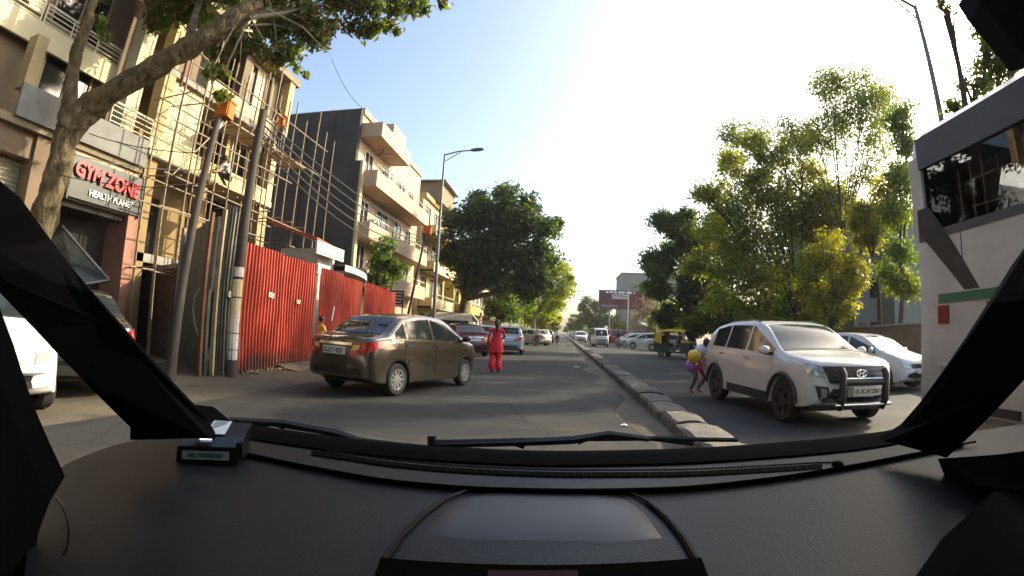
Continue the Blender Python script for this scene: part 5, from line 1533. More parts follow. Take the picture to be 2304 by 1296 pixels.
for k in range(3):
    make_car('oncoming_car', ('far dark sedan on the right carriageway behind the oncoming hatchback', 'far silver hatchback on the right carriageway', 'farthest dark car on the right carriageway')[k], 'far cars on the right carriageway', ('sedan', 'hatch', 'hatch')[k], ('paint_dark_green', 'paint_silver', 'paint_dark_green')[k], at(1298 - 5 * k, 755, 84 + 18 * k), RAD(-90))

# ------------------------------------------------------------------ white vehicle and dark car by the kerb on the left
wv, wbv = make_car('parked_car', 'white car with an upright oval headlight parked beside the camera car', None, 'hatch', 'paint_white', (-7.2, 3.1, 0), RAD(-12))
for s in (-1,):
    hl = part('side_headlight', MB().ball((1.58, s * .68, .74), .15, 12, 8, (.45, .45, 1.1)), 'lamp_clear', wv, 60, local=True)
dk, dbv = make_car('parked_car', 'dark sedan parked against the shaded wall left of the hoarding', None, 'sedan', 'paint_dark_green', (-7.75, 5.0, 0), RAD(155))
aw = thing('tilted_panel', 'large dark glassy panel with a pale rim tilted up over the dark sedan', 'panel', (-9, 6.1, 0))
q = [onY(80, 512, 6.0), onY(140, 508, 6.2), onY(246, 630, 6.2), onY(170, 642, 5.7), onY(100, 580, 5.7)]
part('sheet', MB().prism(q, (-.03, .05, -.03)), 'car_glass', aw)
part('rim', MB().tube([q[1], q[2]], .025, 6), 'steel_pole', aw, 40)
part('rim', MB().tube([q[2], q[3]], .018, 6), 'steel_pole', aw, 40)
part('strut', MB().tube([q[3], (q[3].x - .1, q[3].y, 1.3)], .02, 6), 'steel_pole', aw, 40)

# ------------------------------------------------------------------ bus
bus = thing('bus', 'tall white bus with a green stripe standing along the median on the far carriageway', 'bus', (5.25, 0, 0))
XB, YB = 4.0, 4.62                     # side plane and rear end
x1 = 6.45
sec = [(XB + .12, .42), (XB + .02, .60), (XB, 1.2), (XB, 2.40), (XB + .03, 3.34), (XB + .08, 3.56), (XB + .24, 3.70), (x1 - .24, 3.70), (x1 - .08, 3.56), (x1 - .03, 3.34), (x1, 2.4), (x1, 1.2), (x1 - .02, .6), (x1 - .12, .42)]
cx_ = (XB + x1) / 2
def busring(y, k):
    return [(cx_ + (x - cx_) * k, y, 2.0 + (z - 2.0) * (1 - (1 - k) * .6)) for x, z in sec]
rows = [busring(y, k) for y, k in ((YB + .10, .86), (YB + .08, .95), (YB, .99), (YB - .2, 1.0), (-1.5, 1.0), (-6.4, 1.0), (-6.6, .97))]
# leave the window band open on both sides: build lower body, upper band and roof separately
def strip(i0, i1):
    m = MB()
    m.grid([[r[i] for i in range(i0, i1 + 1)] for r in rows])
    return m
part('lower_body', strip(0, 3), 'paint_bus', bus, 35)
part('lower_body', strip(10, 13), 'paint_bus', bus, 35)
part('roof', strip(4, 9), 'paint_bus', bus, 35)
rear = MB().add(rows[0], [tuple(range(len(sec)))])
rr_ = [(p[0], p[1] - .05, p[2]) for p in rows[0]]
part('rear_panel', MB().grid([[rows[1][i] for i in (3, 2, 1, 0)], [rows[0][i] for i in (3, 2, 1, 0)]]).add([rows[0][i] for i in (0, 1, 2, 3, 10, 11, 12, 13)], [tuple(range(8))]), 'paint_bus', bus)
part('rear_window', MB().add([rows[0][i] for i in (3, 4, 9, 10)], [(0, 1, 2, 3)]), 'bus_glass', bus)
for s, X, d in ((0, XB, 1), (1, x1, -1)):
    yy = YB
    part('corner_post', MB().bb(X + d * .005, X + d * .12, YB - .13, YB + .06, 2.38, 3.32), 'paint_bus', bus)
    wy = [YB - .10, YB - 1.9, YB - 3.5, YB - 5.1, YB - 6.7, YB - 8.3, YB - 10.2]
    for a, b in zip(wy[:-1], wy[1:]):
        part('window', MB().bb(X + d * .03, X + d * .045, b + .05, a - .05, 2.44, 3.18), 'bus_glass', bus)
        part('window_post', MB().bb(X + d * .008, X + d * .07, b - .05, b + .05, 2.38, 3.26), 'bus_grey', bus)
    part('window_head', MB().bb(X - d * .008, X + d * .05, -5.6, YB - .12, 3.16, 3.52), 'bus_grey', bus)
    part('window_sill', MB().bb(X - d * .006, X + d * .05, -5.6, YB - .02, 2.36, 2.45), 'bus_grey', bus)
part('stripe', MB().bb(XB - .010, XB + .02, -6, YB - .28, 1.67, 1.765), 'bus_green', bus)
part('diagonal_band', MB().prism([(XB - .006, YB - .02, 2.72), (XB - .006, YB - .02, 2.46), (XB - .006, YB - .66, 1.78), (XB - .006, YB - .86, 1.78), (XB - .006, YB - .42, 2.44), (XB - .006, YB - .20, 2.72)], (.012, 0, 0)), 'bus_dark', bus)
part('reflector', MB().bb(XB - .012, XB + .01, YB - .43, YB - .27, 1.46, 1.645), 'reflector_red', bus)
for k in range(6):
    y_ = YB - .95 - k * 1.35
    part('panel_seam', MB().bb(XB - .004, XB + .01, y_ - .006, y_ + .006, .62, 1.655), 'bus_dark', bus)
    part('panel_seam', MB().bb(XB - .004, XB + .01, y_ + .3 - .005, y_ + .3 + .005, 1.80, 2.36), 'bus_dark', bus)
part('rub_rail', MB().bb(XB - .018, XB + .01, -6, YB - .28, 1.02, 1.06), 'paint_bus', bus)
part('skirt_vent', MB().bb(XB - .008, XB + .04, YB - 1.35, YB - .30, .60, .68), 'black_plastic', bus)
part('skirt_trim', MB().bb(XB - .010, XB + .03, YB - 1.5, YB - .28, .53, .57), 'steel_pole', bus)
part('underbody', MB().bb(XB + .15, x1 - .15, -6.2, YB - .1, .30, .74), 'black_plastic', bus)
part('inner_floor', MB().bb(XB + .1, x1 - .1, -6.3, YB - .05, .75, .85), 'black_plastic', bus)
for k in range(6):
    y = YB - .7 - k * 1.0
    for x in (XB + .35, x1 - .75):
        part('seat', MB().box((x + .22, y, 1.6), (.44, .45, 1.6)), 'cloth_dark', bus)
part('luggage_rack', MB().bb(XB + .12, XB + .5, -6, YB - .3, 3.02, 3.08), 'black_plastic', bus)
tm, rm = wheel_meshes(.46, .26, 8)
for y in (YB - 2.0, YB - 7.6):
    for x, rz_ in ((XB + .20, -math.pi / 2), (x1 - .20, math.pi / 2)):
        w = part('wheel', tm, 'dark_rubber', bus, 35, local=True); w.location = (x - 5.25, y, .46); w.rotation_euler = (0, 0, rz_)
        part('rim', rm, 'steel_pole', w, 30, local=True)

# ------------------------------------------------------------------ three wheeler
ap = at(1524, 780, 29.0)
au = thing('auto_rickshaw', 'yellow and green three wheeled taxi turning on the far carriageway', 'auto rickshaw', ap, RAD(-38))
L = lambda nm, mb, m, par=au, sm=0: part(nm, mb, m, par, sm, local=True)
L('lower_body', MB().prism([(-1.3, -.62, .30), (-.35, -.62, .26), (-.30, -.62, .62), (-.75, -.62, .78), (-1.3, -.62, .95)], (0, 1.24, 0)).prism([(-.35, -.60, .26), (.55, -.60, .26), (.55, -.60, .36), (-.35, -.60, .36)], (0, 1.2, 0)), 'auto_green', sm=30)
nose = [[(x, s * w, z) for s in (-1, -.6, 0, .6, 1)] for x, w, z in ((.50, .58, .30), (.52, .60, .62), (.60, .58, .95))]
L('front_cowl', MB().prism([(.50, -.60, .28), (1.00, -.38, .34), (1.12, 0, .38), (1.00, .38, .34), (.50, .60, .28)], (-.04, 0, .62)), 'auto_green')
L('front_band', MB().prism([(.50, -.61, .90), (1.0, -.40, .90), (1.08, 0, .90), (1.0, .40, .90), (.50, .61, .90)], (-.02, 0, .12)), 'auto_yellow')
L('windscreen', MB().prism([(.98, -.50, 1.04), (.98, .50, 1.04), (.62, .46, 1.58), (.62, -.46, 1.58)], (-.02, 0, -.01)), 'car_glass_light')
for s in (1, -1):
    L('frame_tube', MB().tube([(1.0, s * .53, 1.0), (.62, s * .50, 1.62)], .025, 6), 'black_plastic')
    L('frame_tube', MB().tube([(-.32, s * .60, .6), (-.34, s * .60, 1.62)], .03, 6), 'black_plastic')
rows_ = []
for x, h in ((-1.32, .96), (-1.30, 1.45), (-1.15, 1.60), (-.6, 1.68), (.3, 1.70), (.70, 1.62)):
    rows_.append([(x, -.62, h - .12 if x > -1.3 else h), (x, -.56, h - .02 if x > -1.3 else h), (x, 0, h + .04 if x > -1.3 else h), (x, .56, h - .02 if x > -1.3 else h), (x, .62, h - .12 if x > -1.3 else h)])
L('canopy', MB().grid(rows_), 'auto_yellow', sm=60)
for s in (1, -1):
    L('side_panel', MB().prism([(-1.30, s * .615, .94), (-.80, s * .615, .80), (-.80, s * .615, 1.54), (-1.2, s * .615, 1.48)], (0, -s * .015, 0)), 'auto_yellow')
L('seat', MB().box((-.75, 0, .78), (.5, 1.05, .14)).box((-1.0, 0, 1.05), (.1, 1.05, .5)), 'cloth_dark')
L('driver_seat', MB().box((.05, 0, .70), (.35, .5, .12)), 'cloth_brown')
L('headlight', MB().ball((1.10, 0, .70), .10, 10, 7), 'lamp_clear', sm=60)
tm, rm = wheel_meshes(.21, .11, 5)
for (x, y) in ((.80, 0), (-.85, .52), (-.85, -.52)):
    w = L('wheel', tm, 'dark_rubber', sm=35); w.location = (x, y, .21); L('rim', rm, 'steel_pole', w, 30)
person('person', 'driver seated in the yellow and green three wheeler', (ap[0] + .1, ap[1] - .05, .16), RAD(-38 - 90), dict(knR=(.15, .38, .62), anR=(.15, .40, .22), toR=(.15, .55, .18), knL=(-.15, .38, .62), anL=(-.15, .40, .22), toL=(-.15, .55, .18),
       pelvis=(0, 0, .66), waist=(0, 0, .82), chest=(0, .02, 1.04), neck=(0, .02, 1.20), chin=(0, .04, 1.27), head=(0, .04, 1.36), crown=(0, .02, 1.42), hpR=(.1, 0, .64), hpL=(-.1, 0, .64),
       shR=(.18, .02, 1.14), elR=(.24, .16, .92), wrR=(.2, .40, .95), shL=(-.18, .02, 1.14), elL=(-.24, .16, .92), wrL=(-.2, .40, .95)), dict(top='cloth_brown', leg='cloth_brown'), fingers=False)

# ------------------------------------------------------------------ motorcycles with riders
def motorcycle(label, rlabel, loc, heading, top, leg, gscale=1.0):
    t = thing('motorcycle', label, 'motorcycle', loc, heading, 'motorcycles on the road')
    Q = lambda nm, mb, m, par=t, sm=0: part(nm, mb, m, par, sm, local=True)
    tm, rm = wheel_meshes(.30, .09, 6)
    for x in (.62, -.62):
        w = Q('wheel', tm, 'dark_rubber', sm=35); w.location = (x, 0, .30); Q('rim', rm, 'steel_pole', w, 30)
    Q('frame', MB().tube([(-.62, 0, .30), (-.2, 0, .42), (.25, 0, .38), (.40, 0, .80)], .05, 6).tube([(-.6, 0, .62), (.40, 0, .80)], .04, 6), 'black_plastic')
    Q('engine', MB().box((.05, 0, .42), (.36, .24, .30)), 'steel_pole')
    Q('fuel_tank', MB().ball((.18, 0, .84), .22, 12, 8, (1.1, .6, .6)), 'paint_dark_green', sm=60)
    Q('seat', MB().box((-.38, 0, .80), (.70, .24, .10)), 'cloth_dark')
    Q('fork', MB().tube([(.62, .07, .30), (.42, .07, .98)], .025, 6).tube([(.62, -.07, .30), (.42, -.07, .98)], .025, 6), 'steel_pole')
    Q('handlebar', MB().tube([(.30, .36, 1.02), (.42, .15, 1.0), (.42, -.15, 1.0), (.30, -.36, 1.02)], .016, 6), 'black_plastic')
    Q('headlight', MB().ball((.52, 0, .90), .09, 10, 7), 'lamp_clear', sm=60)
    Q('mudguard', MB().box((-.72, 0, .64), (.36, .14, .05), ry=.5), 'black_plastic')
    r = person('person', rlabel, loc, heading - math.pi / 2, dict(pelvis=(0, -.22, .92), waist=(0, -.18, 1.07), chest=(0, -.08, 1.28), neck=(0, -.03, 1.44), chin=(0, .01, 1.51), head=(0, .01, 1.60), crown=(0, 0, 1.66),
        hpR=(.1, -.2, .88), knR=(.20, .22, .72), anR=(.18, .02, .34), toR=(.19, .18, .30), hpL=(-.1, -.2, .88), knL=(-.20, .22, .72), anL=(-.18, .02, .34), toL=(-.19, .18, .30),
        shR=(.18, -.04, 1.38), elR=(.30, .10, 1.16), wrR=(.32, .26, 1.06), shL=(-.18, -.04, 1.38), elL=(-.30, .10, 1.16), wrL=(-.32, .26, 1.06)), dict(top=top, leg=leg), 'riders on the road', fingers=False)
    hl = part('helmet', MB().ball((0, .005, 1.635), .145, 14, 9, (.92, 1.05, .95)), 'black_plastic', r, 60, local=True)
motorcycle('dark motorcycle coming past the row of white cars', 'dark clad rider on the motorcycle passing the white cars', at(1392, 775, 46), RAD(-88), 'cloth_dark', 'cloth_denim')
motorcycle('motorcycle riding away down the left carriageway', 'pale shirted rider on the motorcycle going away', at(1254, 760, 48), RAD(90), 'cloth_white', 'cloth_dark')
motorcycle('motorcycle close beside the oncoming white van', 'rider hidden half behind the oncoming white van', at(1330, 765, 53), RAD(-90), 'cloth_dark', 'cloth_dark')
# ------------------------------------------------------------------ people
person('person', 'walker in a loose red suit crossing the road, seen from behind', (-1.93, 14.0, 0), RAD(8), dict(
    elR=(.27, .06, 1.16), wrR=(.14, .24, 1.08), elL=(-.26, -.03, 1.12), wrL=(-.28, .02, .86), knR=(.09, .05, .5), anR=(.10, -.02, .08), knL=(-.10, .0, .5), anL=(-.12, -.10, .10), toL=(-.13, .06, .03),
    head=(.0, .03, 1.61)), dict(top='cloth_red', leg='cloth_red', bare_arm=1), scale=.92, tunic=(.66, 1.14, .165, .25, 'cloth_red'), hair='long')
rp_ = bpy.data.objects[[o.name for o in bpy.data.objects if o.name.startswith('person') and 'loose red suit' in o.get('label', '')][0]]
for s_, k0, a0 in ((1, (.09, .05, .5), (.10, -.02, .10)), (-1, (-.10, .0, .5), (-.12, -.10, .12))):
    part('trouser_leg', MB().tube([(s_ * .085, 0, .92), (s_ * .09, .01, .75), k0, (a0[0], a0[1], .28), a0], [.10, .115, .10, .105, .115], 14), 'cloth_red', rp_, 60, local=True)
    part('shoe', MB().ball((a0[0], a0[1] + .06, .04), .10, 10, 6, (.45, 1.1, .42)), 'cloth_dark', rp_, 60, local=True)
part('carried_bag', MB().ball((.16, .30, 1.02), .11, 10, 8, (.9, .6, 1.1)), 'cloth_white', rp_, 60, local=True)
ch = onX(722, 745, -6.35)
person('person', 'child in a yellow top standing at the red fence behind the sedan', (ch.x, ch.y, 0), RAD(-35), dict(
    elR=(.24, .08, 1.14), wrR=(.10, .26, 1.10), elL=(-.24, .08, 1.14), wrL=(-.10, .26, 1.08)), dict(top='cloth_yellow', leg='cloth_red', bare_arm=1), scale=.80)
bs_ = onZ(1556, 888)
person('person', 'balloon seller bending behind the rear wheel of the white bull bar car', (bs_.x + .20, bs_.y + .35, 0), RAD(200), dict(
    pelvis=(.05, 0, .72), waist=(.05, .08, .86), chest=(.03, .22, 1.04), neck=(.02, .32, 1.16), chin=(.02, .37, 1.20), head=(.02, .42, 1.27), crown=(.02, .44, 1.33),
    hpR=(.14, 0, .70), knR=(.20, .26, .44), anR=(.16, -.02, .09), toR=(.18, .14, .03), hpL=(-.04, 0, .70), knL=(-.12, .22, .42), anL=(-.10, -.08, .09), toL=(-.12, .08, .03),
    shR=(.20, .26, 1.12), elR=(.28, .30, .88), wrR=(.18, .44, .78), shL=(-.15, .26, 1.12), elL=(-.22, .34, .90), wrL=(-.12, .46, .86)), dict(top='cloth_pink', leg='cloth_brown', bare_arm=1), scale=.9)
for (px, py, r_, m, lab) in ((1578, 788, .15, 'balloon_white', 'pale white balloon in the bunch behind the bull bar car'), (1562, 802, .16, 'balloon_yellow', 'yellow balloon in the bunch behind the bull bar car'),
                             (1556, 823, .145, 'balloon_purple', 'purple balloon in the bunch behind the bull bar car'), (1575, 826, .09, 'balloon_pink', 'small pink balloon in the bunch behind the bull bar car')):
    p = onY(px, py, bs_.y + .1 - (.1 if 'yellow' in m else 0))
    b = thing('balloon', lab, 'balloon', p, 0, 'bunch of balloons')
    part('skin', MB().lathe([(0, -r_ * 1.12), (r_ * .25, -r_ * 1.05), (r_ * .72, -r_ * .72), (r_ * .97, -r_ * .1), (r_ * .9, r_ * .45), (r_ * .55, r_ * .83), (0, r_ * 1.0)], 18), m, b, 70, local=True)
    part('knot', MB().lathe([(0, -r_ * 1.10), (.02, -r_ * 1.22), (0, -r_ * 1.22)], 8), m, b, local=True)
    part('string', MB().tube([(0, 0, -r_ * 1.2), (.05, .02, -.45)], .004, 4), 'cloth_white', b, local=True)
w1 = onX(628, 322, -10.15)
person('person', 'builder in an orange shirt standing on the scaffolding by the corner of the unfinished building', (w1.x, w1.y, 7.05), RAD(150), dict(
    elR=(.34, .05, 1.22), wrR=(.40, .16, 1.02), elL=(-.34, .0, 1.22), wrL=(-.36, .05, .96), chest=(0, .08, 1.28), neck=(0, .16, 1.42), chin=(0, .20, 1.47), head=(0, .24, 1.54), crown=(0, .25, 1.60)), dict(top='cloth_orange', leg='cloth_denim', bare_arm=1), scale=1.0)
w2 = onX(521, 375, -10.3)
person('person', 'builder in a white shirt squatting on the lower scaffold planks', (w2.x, w2.y, 5.08), RAD(120), dict(
    pelvis=(0, -.05, .36), waist=(0, .02, .50), chest=(0, .14, .70), neck=(0, .22, .85), chin=(0, .25, .91), head=(0, .27, .99), crown=(0, .26, 1.05), hpR=(.1, -.03, .36), knR=(.16, .34, .50), anR=(.14, .05, .08), toR=(.15, .2, .03),
    hpL=(-.1, -.03, .36), knL=(-.16, .34, .50), anL=(-.14, .05, .08), toL=(-.15, .2, .03), shR=(.18, .17, .79), elR=(.24, .36, .60), wrR=(.12, .52, .56), shL=(-.18, .17, .79), elL=(-.24, .36, .60), wrL=(-.12, .52, .56)), dict(top='cloth_white', leg='cloth_dark', bare_arm=1))
person('person', 'pedestrian in dark trousers beside the silver car down the road', at(1208, 770, 40), RAD(0), dict(), dict(top='cloth_white', leg='cloth_dark'), fingers=False)
person('person', 'pedestrian in red by the red van on the right', at(1372, 770, 55), RAD(180), dict(), dict(top='cloth_red', leg='cloth_dark'), fingers=False)

# ------------------------------------------------------------------ right hand wall, flats, billboard
w_ = thing('boundary_wall', 'brown boundary wall behind the parked white hatchback', 'wall', (13, 19, 0))
A, B = Vector((11.2, 10.0, 0)), Vector((15.2, 29.0, 0))
part('wall', MB().prism([A, B, B + Vector((0, 0, 1.82)), A + Vector((0, 0, 1.82))], (.22, -.03, 0)), 'plaster_brown', w_)
part('coping', MB().prism([A + Vector((-.06, 0, 1.822)), B + Vector((-.06, 0, 1.822)), B + Vector((-.06, 0, 1.90)), A + Vector((-.06, 0, 1.90))], (.34, -.03, 0)), 'concrete', w_)
fl = thing('flats', 'grey block of flats seen through the trees beside the bus', 'building', (22, 27, 0))
p = onY(1912, 470, 27)
part('wall', MB().bb(p.x, p.x + 9, 27, 36, 0, p.z), 'plaster_cool', fl)
part('wall', MB().bb(p.x + 2.0, p.x + 9, 25.6, 26.99, 0, p.z - 1.4), 'plaster_cool', fl)
part('roof_edge', MB().bb(p.x - .2, p.x + 9, 26.8, 36, p.z, p.z + .3), 'bus_green', fl)
for f in range(3):
    for k in range(2):
        x = p.x + .35 + k * .85
        part('window', MB().bb(x, x + .5, 26.96, 27.01, 1.2 + f * 2.7, 2.4 + f * 2.7), 'window_dark', fl)
    part('window', MB().bb(p.x + 2.6, p.x + 3.3, 25.56, 25.61, 1.2 + f * 2.5, 2.3 + f * 2.5), 'window_dark', fl)
    part('balcony', MB().bb(p.x - 1.0, p.x + .0, 27.2, 30, .3 + f * 2.7, 1.1 + f * 2.7), 'plaster_cool', fl)
lw = thing('low_building', 'low brown building behind the balloon seller under the trees', 'building', (17, 40, 0))
part('wall', MB().bb(14.5, 22, 38, 44, 0, 3.2), 'plaster_brown', lw)
part('roof', MB().bb(14.2, 22.3, 37.7, 44.3, 3.2, 3.4), 'concrete', lw)
tb = thing('billboard', 'wide dark red advertising billboard on posts at the roadside', 'billboard', (10, 80, 0))
a, b = onY(1349, 653, 80), onY(1443, 694, 80)
part('panel', MB().bb(a.x, b.x, 79.9, 80.15, b.z - .3, a.z), 'billboard_print', tb)
part('frame', MB().bb(a.x - .12, a.x, 79.85, 80.2, b.z - .4, a.z + .1).bb(b.x, b.x + .12, 79.85, 80.2, b.z - .4, a.z + .1).bb(a.x, b.x, 79.85, 80.2, a.z, a.z + .1), 'steel_pole', tb)
W_, H_ = b.x - a.x, a.z - b.z + .3
def strip_(u0, u1, v0, v1, m, d=.02):
    part('print', MB().bb(a.x + W_ * u0, a.x + W_ * u1, 79.9 - d, 79.9 - .004, a.z - H_ * v1, a.z - H_ * v0), m, tb)
for (u0, u1) in ((.15, .21), (.24, .31), (.34, .41), (.44, .60), (.63, .76), (.80, .83)):
    strip_(u0, u1, .04, .13, 'sign_white')
strip_(.30, .68, .19, .36, 'plaster_white'); strip_(.32, .66, .25, .30, 'billboard_print', .03); strip_(.30, .68, .40, .43, 'sign_white')
for k in range(6):
    strip_(.06 + .065 * k, .10 + .065 * k, .72 + .03 * (k % 3), .92, 'plaster_cool')
for k in range(4):
    strip_(.60 + .09 * k, .63 + .09 * k, .60, .64, 'plaster_cool'); strip_(.60 + .09 * k, .63 + .09 * k, .76, .84, 'plaster_cool')
for u in (.25, .75):
    part('post', MB().tube([(a.x + W_ * u, 80.4, 0), (a.x + W_ * u, 80.4, a.z)], .16, 8), 'steel_pole', tb, 40)
gb = thing('office_block', 'plain grey concrete block standing behind the red billboard', 'building', (18, 112, 0))
a2, b2_ = onY(1400, 616, 110), onY(1480, 700, 110)
part('wall', MB().bb(a2.x, a2.x + 14, 110, 122, 0, a2.z), 'plaster_cool', gb)
part('roof_edge', MB().bb(a2.x - .2, a2.x + 14.2, 109.8, 122, a2.z, a2.z + .35), 'fascia_grey', gb)
for k in range(7):
    x = a2.x + 1.6 + k * .62
    part('wall_letter', MB().bb(x, x + .42, 109.9, 110, a2.z - 3.6 - .2 * (k % 2), a2.z - 2.6 + .25 * ((k * 3) % 2)), 'fascia_grey', gb)
dp = thing('market_shed', 'low dim shop sheds behind the bare tree on the right', 'shed', (13, 66, 0))
for k, (x, z, m) in enumerate(((11.5, 2.6, 'plaster_brown'), (13.4, 3.2, 'plaster_cool'), (15.6, 2.9, 'plaster_brown'))):
    part('shed_wall', MB().bb(x, x + 1.8, 64 + k, 70, 0, z), m, dp)
    part('shed_roof', MB().prism([(x - .2, 63.2 + k, z - .1), (x + 2.0, 63.2 + k, z - .1), (x + 2.0, 70, z + .5), (x - .2, 70, z + .5)], (0, 0, .08)), 'plaster_cool', dp)
for k, (px, Y, zt) in enumerate(((1411, 60, 7.0), (1478, 42, 4.2), (1302, 120, 7))):
    p = onY(px, 760, Y)
    t = thing('lamp_post', ('pale bare post near the billboard', 'pale post beside the three wheeler', 'pale thin post far down the median')[k], 'post', (p.x, Y, 0))
    part('pole', MB().tube([(p.x, Y, 0), (p.x, Y, zt)], .09, 8), 'plaster_pale', t, 40)
    part('cap', MB().lathe([(0, zt + .08), (.12, zt + .02), (.12, zt - .04), (0, zt - .04)], 8, 'z', (p.x, Y, 0)), 'steel_pole', t)

# ------------------------------------------------------------------ small litter on the road
for k, (px, py, s, lab) in enumerate(((1505, 940, .06, 'scrap of white paper lying on the road beside the median'), (1404, 958, .05, 'small white scrap lying on the grey road'), (1298, 826, .10, 'torn pale paper lying on the sunlit road'))):
    p = onZ(px, py)
    t = thing('litter', lab, 'litter', (p.x, p.y, .004))
    part('paper', MB().grid([[(p.x - s, p.y - s * .5, .004), (p.x, p.y - s * .6, .02), (p.x + s, p.y - s * .4, .006)], [(p.x - s * .9, p.y + s * .5, .012), (p.x, p.y + s * .6, .03), (p.x + s, p.y + s * .5, .008)]]), 'sign_white', t)
# ------------------------------------------------------------------ the camera car: dashboard, pillars, wipers, windscreen
fwd = Vector((0, 1, 0))
rt_ = (RC @ Vector((1, 0, 0))); rt_ = (rt_ - fwd * rt_.dot(fwd)).normalized()
upv = rt_.cross(fwd).normalized()
MC = Matrix((rt_, fwd, upv)).transposed()          # car frame -> world
own = thing('own_car', 'dark dashboard, pillars and wipers of the car the camera rides in', 'car', EYE)
own.rotation_euler = MC.to_euler()
def loc_ray(px, py):
    return MC.transposed() @ ray(px, py)
def cz(px, py, z):
    d = loc_ray(px, py); return d * (z / d.z)
def cy(px, py, y):
    d = loc_ray(px, py); return d * (y / d.y)
def cd(px, py, r):
    d = loc_ray(px, py); return d * (r / math.hypot(d.x, d.y))
Q = lambda nm, mb, m, par=own, sm=0: part(nm, mb, m, par, sm, local=True)
DZ = -0.25
# dashboard skin: a gently domed panel
seam = pchip([(545, 1018), (700, 1050), (900, 1083), (1100, 1098), (1300, 1102), (1500, 1098), (1700, 1080), (1900, 1050), (2100, 1012), (2240, 985)])
cowl = pchip([(300, 968), (430, 962), (520, 962), (620, 975), (760, 994), (1000, 1016), (1250, 1026), (1500, 1022), (1750, 1007), (1950, 988), (2060, 968), (2200, 940)])
cols = [430 + k * 60 for k in range(30)]
rows = []
for f in (0, .25, .5, .75, 1):
    rows.append([cz(x, cowl(x) + (seam(max(545, x)) - cowl(x)) * f, DZ - .004 + .004 * f) for x in cols])
Q('dash_top', MB().grid(rows), 'dash_plastic', sm=60)
# main upper pad runs from the seam back towards the driver
edge = sorted([tuple(cz(px, py, DZ - .006))[:2] for px, py in ((440, 968), (293, 985), (210, 1010), (130, 1045), (95, 1085), (70, 1150), (50, 1310))], key=lambda p: p[1])
ey = [p[1] for p in edge]; ex = [p[0] for p in edge]
rows = []
for q_ in range(14):
    y = ey[0] - .12 + (ey[-1] - ey[0] + .12) * q_ / 13
    xl = float(np.interp(y, ey, ex))
    row = [(xl - .03, y, DZ - .30), (xl - .012, y, DZ - .04), (xl, y, DZ - .012)]
    for f in (.04, .1, .2, .3, .4, .5, .6, .7, .8, .9, 1.0):
        row.append((xl + (1.15 - xl) * f, y, DZ - .008 - .10 * max(0, .36 - y)))
    rows.append(row)
Q('dash_pad', MB().grid(rows), 'dash_plastic', sm=60)
Q('dash_front', MB().prism([(-1.1, .06, DZ - .05), (1.2, .06, DZ - .05), (1.2, .06, -.8), (-1.1, .06, -.8)], (0, .05, 0)), 'dash_black')
ln = [cz(x, seam(x), DZ + .001) for x in range(545, 2245, 50)]
Q('dash_seam', MB().tube(ln, .0022, 5), 'dash_black')
# demister slot
vt = pchip([(690, 1016), (760, 1026), (900, 1046), (1100, 1061), (1300, 1067), (1500, 1066), (1700, 1058), (1850, 1049)])
va = [cz(x, vt(x) - 5, DZ + .0012) for x in range(700, 1851, 46)]
vb = [cz(x, vt(x) + 5, DZ + .0012) for x in range(700, 1851, 46)]
slot = Q('demister_slot', MB().grid([va, vb]), 'dash_black')
fin = MB()
for k in range(60):
    x = 715 + k * 18.6
    fin.tube([cz(x, vt(x) - 4, DZ + .002), cz(x + 4, vt(x) + 4, DZ + .002)], .0007, 4)
Q('slot_fins', fin, 'dash_dark', slot)
Q('slot_lip', MB().tube([cz(x, vt(x) - 9 - (8 if x < 720 else 0), DZ + .001) for x in range(640, 1891, 50)], .0016, 5), 'dash_dark', slot)
Q('sun_sensor', MB().lathe([(0, .004), (.008, .004), (.011, 0), (.011, -.004)], 14, 'z', cz(1885, 1044, DZ + .003)), 'dash_black')
# central hood over the display
hood_l = [(1062, 1098), (1000, 1122), (950, 1158), (905, 1202), (870, 1250), (845, 1310)]
hood_r = [(1412, 1104), (1455, 1128), (1500, 1166), (1540, 1214), (1568, 1262), (1590, 1310)]
rows = []
for k, (l, r) in enumerate(zip(hood_l, hood_r)):
    row = []
    for j in range(13):
        t = j / 12
        p = cz(l[0] + (r[0] - l[0]) * t, l[1] + (r[1] - l[1]) * t, DZ - .010)
        e = min(1, min(t, 1 - t) * 4) * .6
        row.append(p + Vector((0, 0, .012 * e * min(1, k / 1.5) - (.012 if j in (0, 12) else 0) - (.05 * max(0, k - 3.6)))))
    rows.append(row)
hood = Q('centre_hood', MB().grid(rows), 'hood_plastic', sm=60)
for s in (hood_l, hood_r):
    Q('hood_trim', MB().tube([cz(x, y, DZ - .004) for x, y in s], [.002, .003, .004, .0045, .005, .005], 6), 'dash_dark', hood, 50)
Q('display_recess', MB().prism([cz(860, 1262, DZ + .004), cz(1575, 1262, DZ + .004), cz(1600, 1330, DZ - .01), cz(840, 1330, DZ - .01)], (0, -.004, .006)), 'dash_black')
Q('red_marker', MB().prism([cz(1098, 1286, DZ + .014), cz(1300, 1286, DZ + .014), cz(1300, 1310, DZ + .006), cz(1098, 1310, DZ + .006)], (0, -.002, .003)), 'marker_red')
# side air vent at the passenger end: only the highlight on its rim, as an arc
v = cd(122, 1185, .60)
rg = [v + Vector((.012 * math.cos(a), .010 * math.cos(a), .034 * math.sin(a))) for a in [-1.3 + 2.6 * k / 14 for k in range(15)]]
Q('air_vent', MB().tube(rg, .0016, 6), 'hood_plastic', sm=50)
Q('instrument_hood', MB().prism([cz(2330, 1060, DZ + .03), cz(2230, 1110, DZ + .03), cz(2120, 1210, DZ + .03), cz(2050, 1310, DZ + .03), cz(2400, 1310, DZ + .03)], (.0, .0, -.06)), 'dash_black')
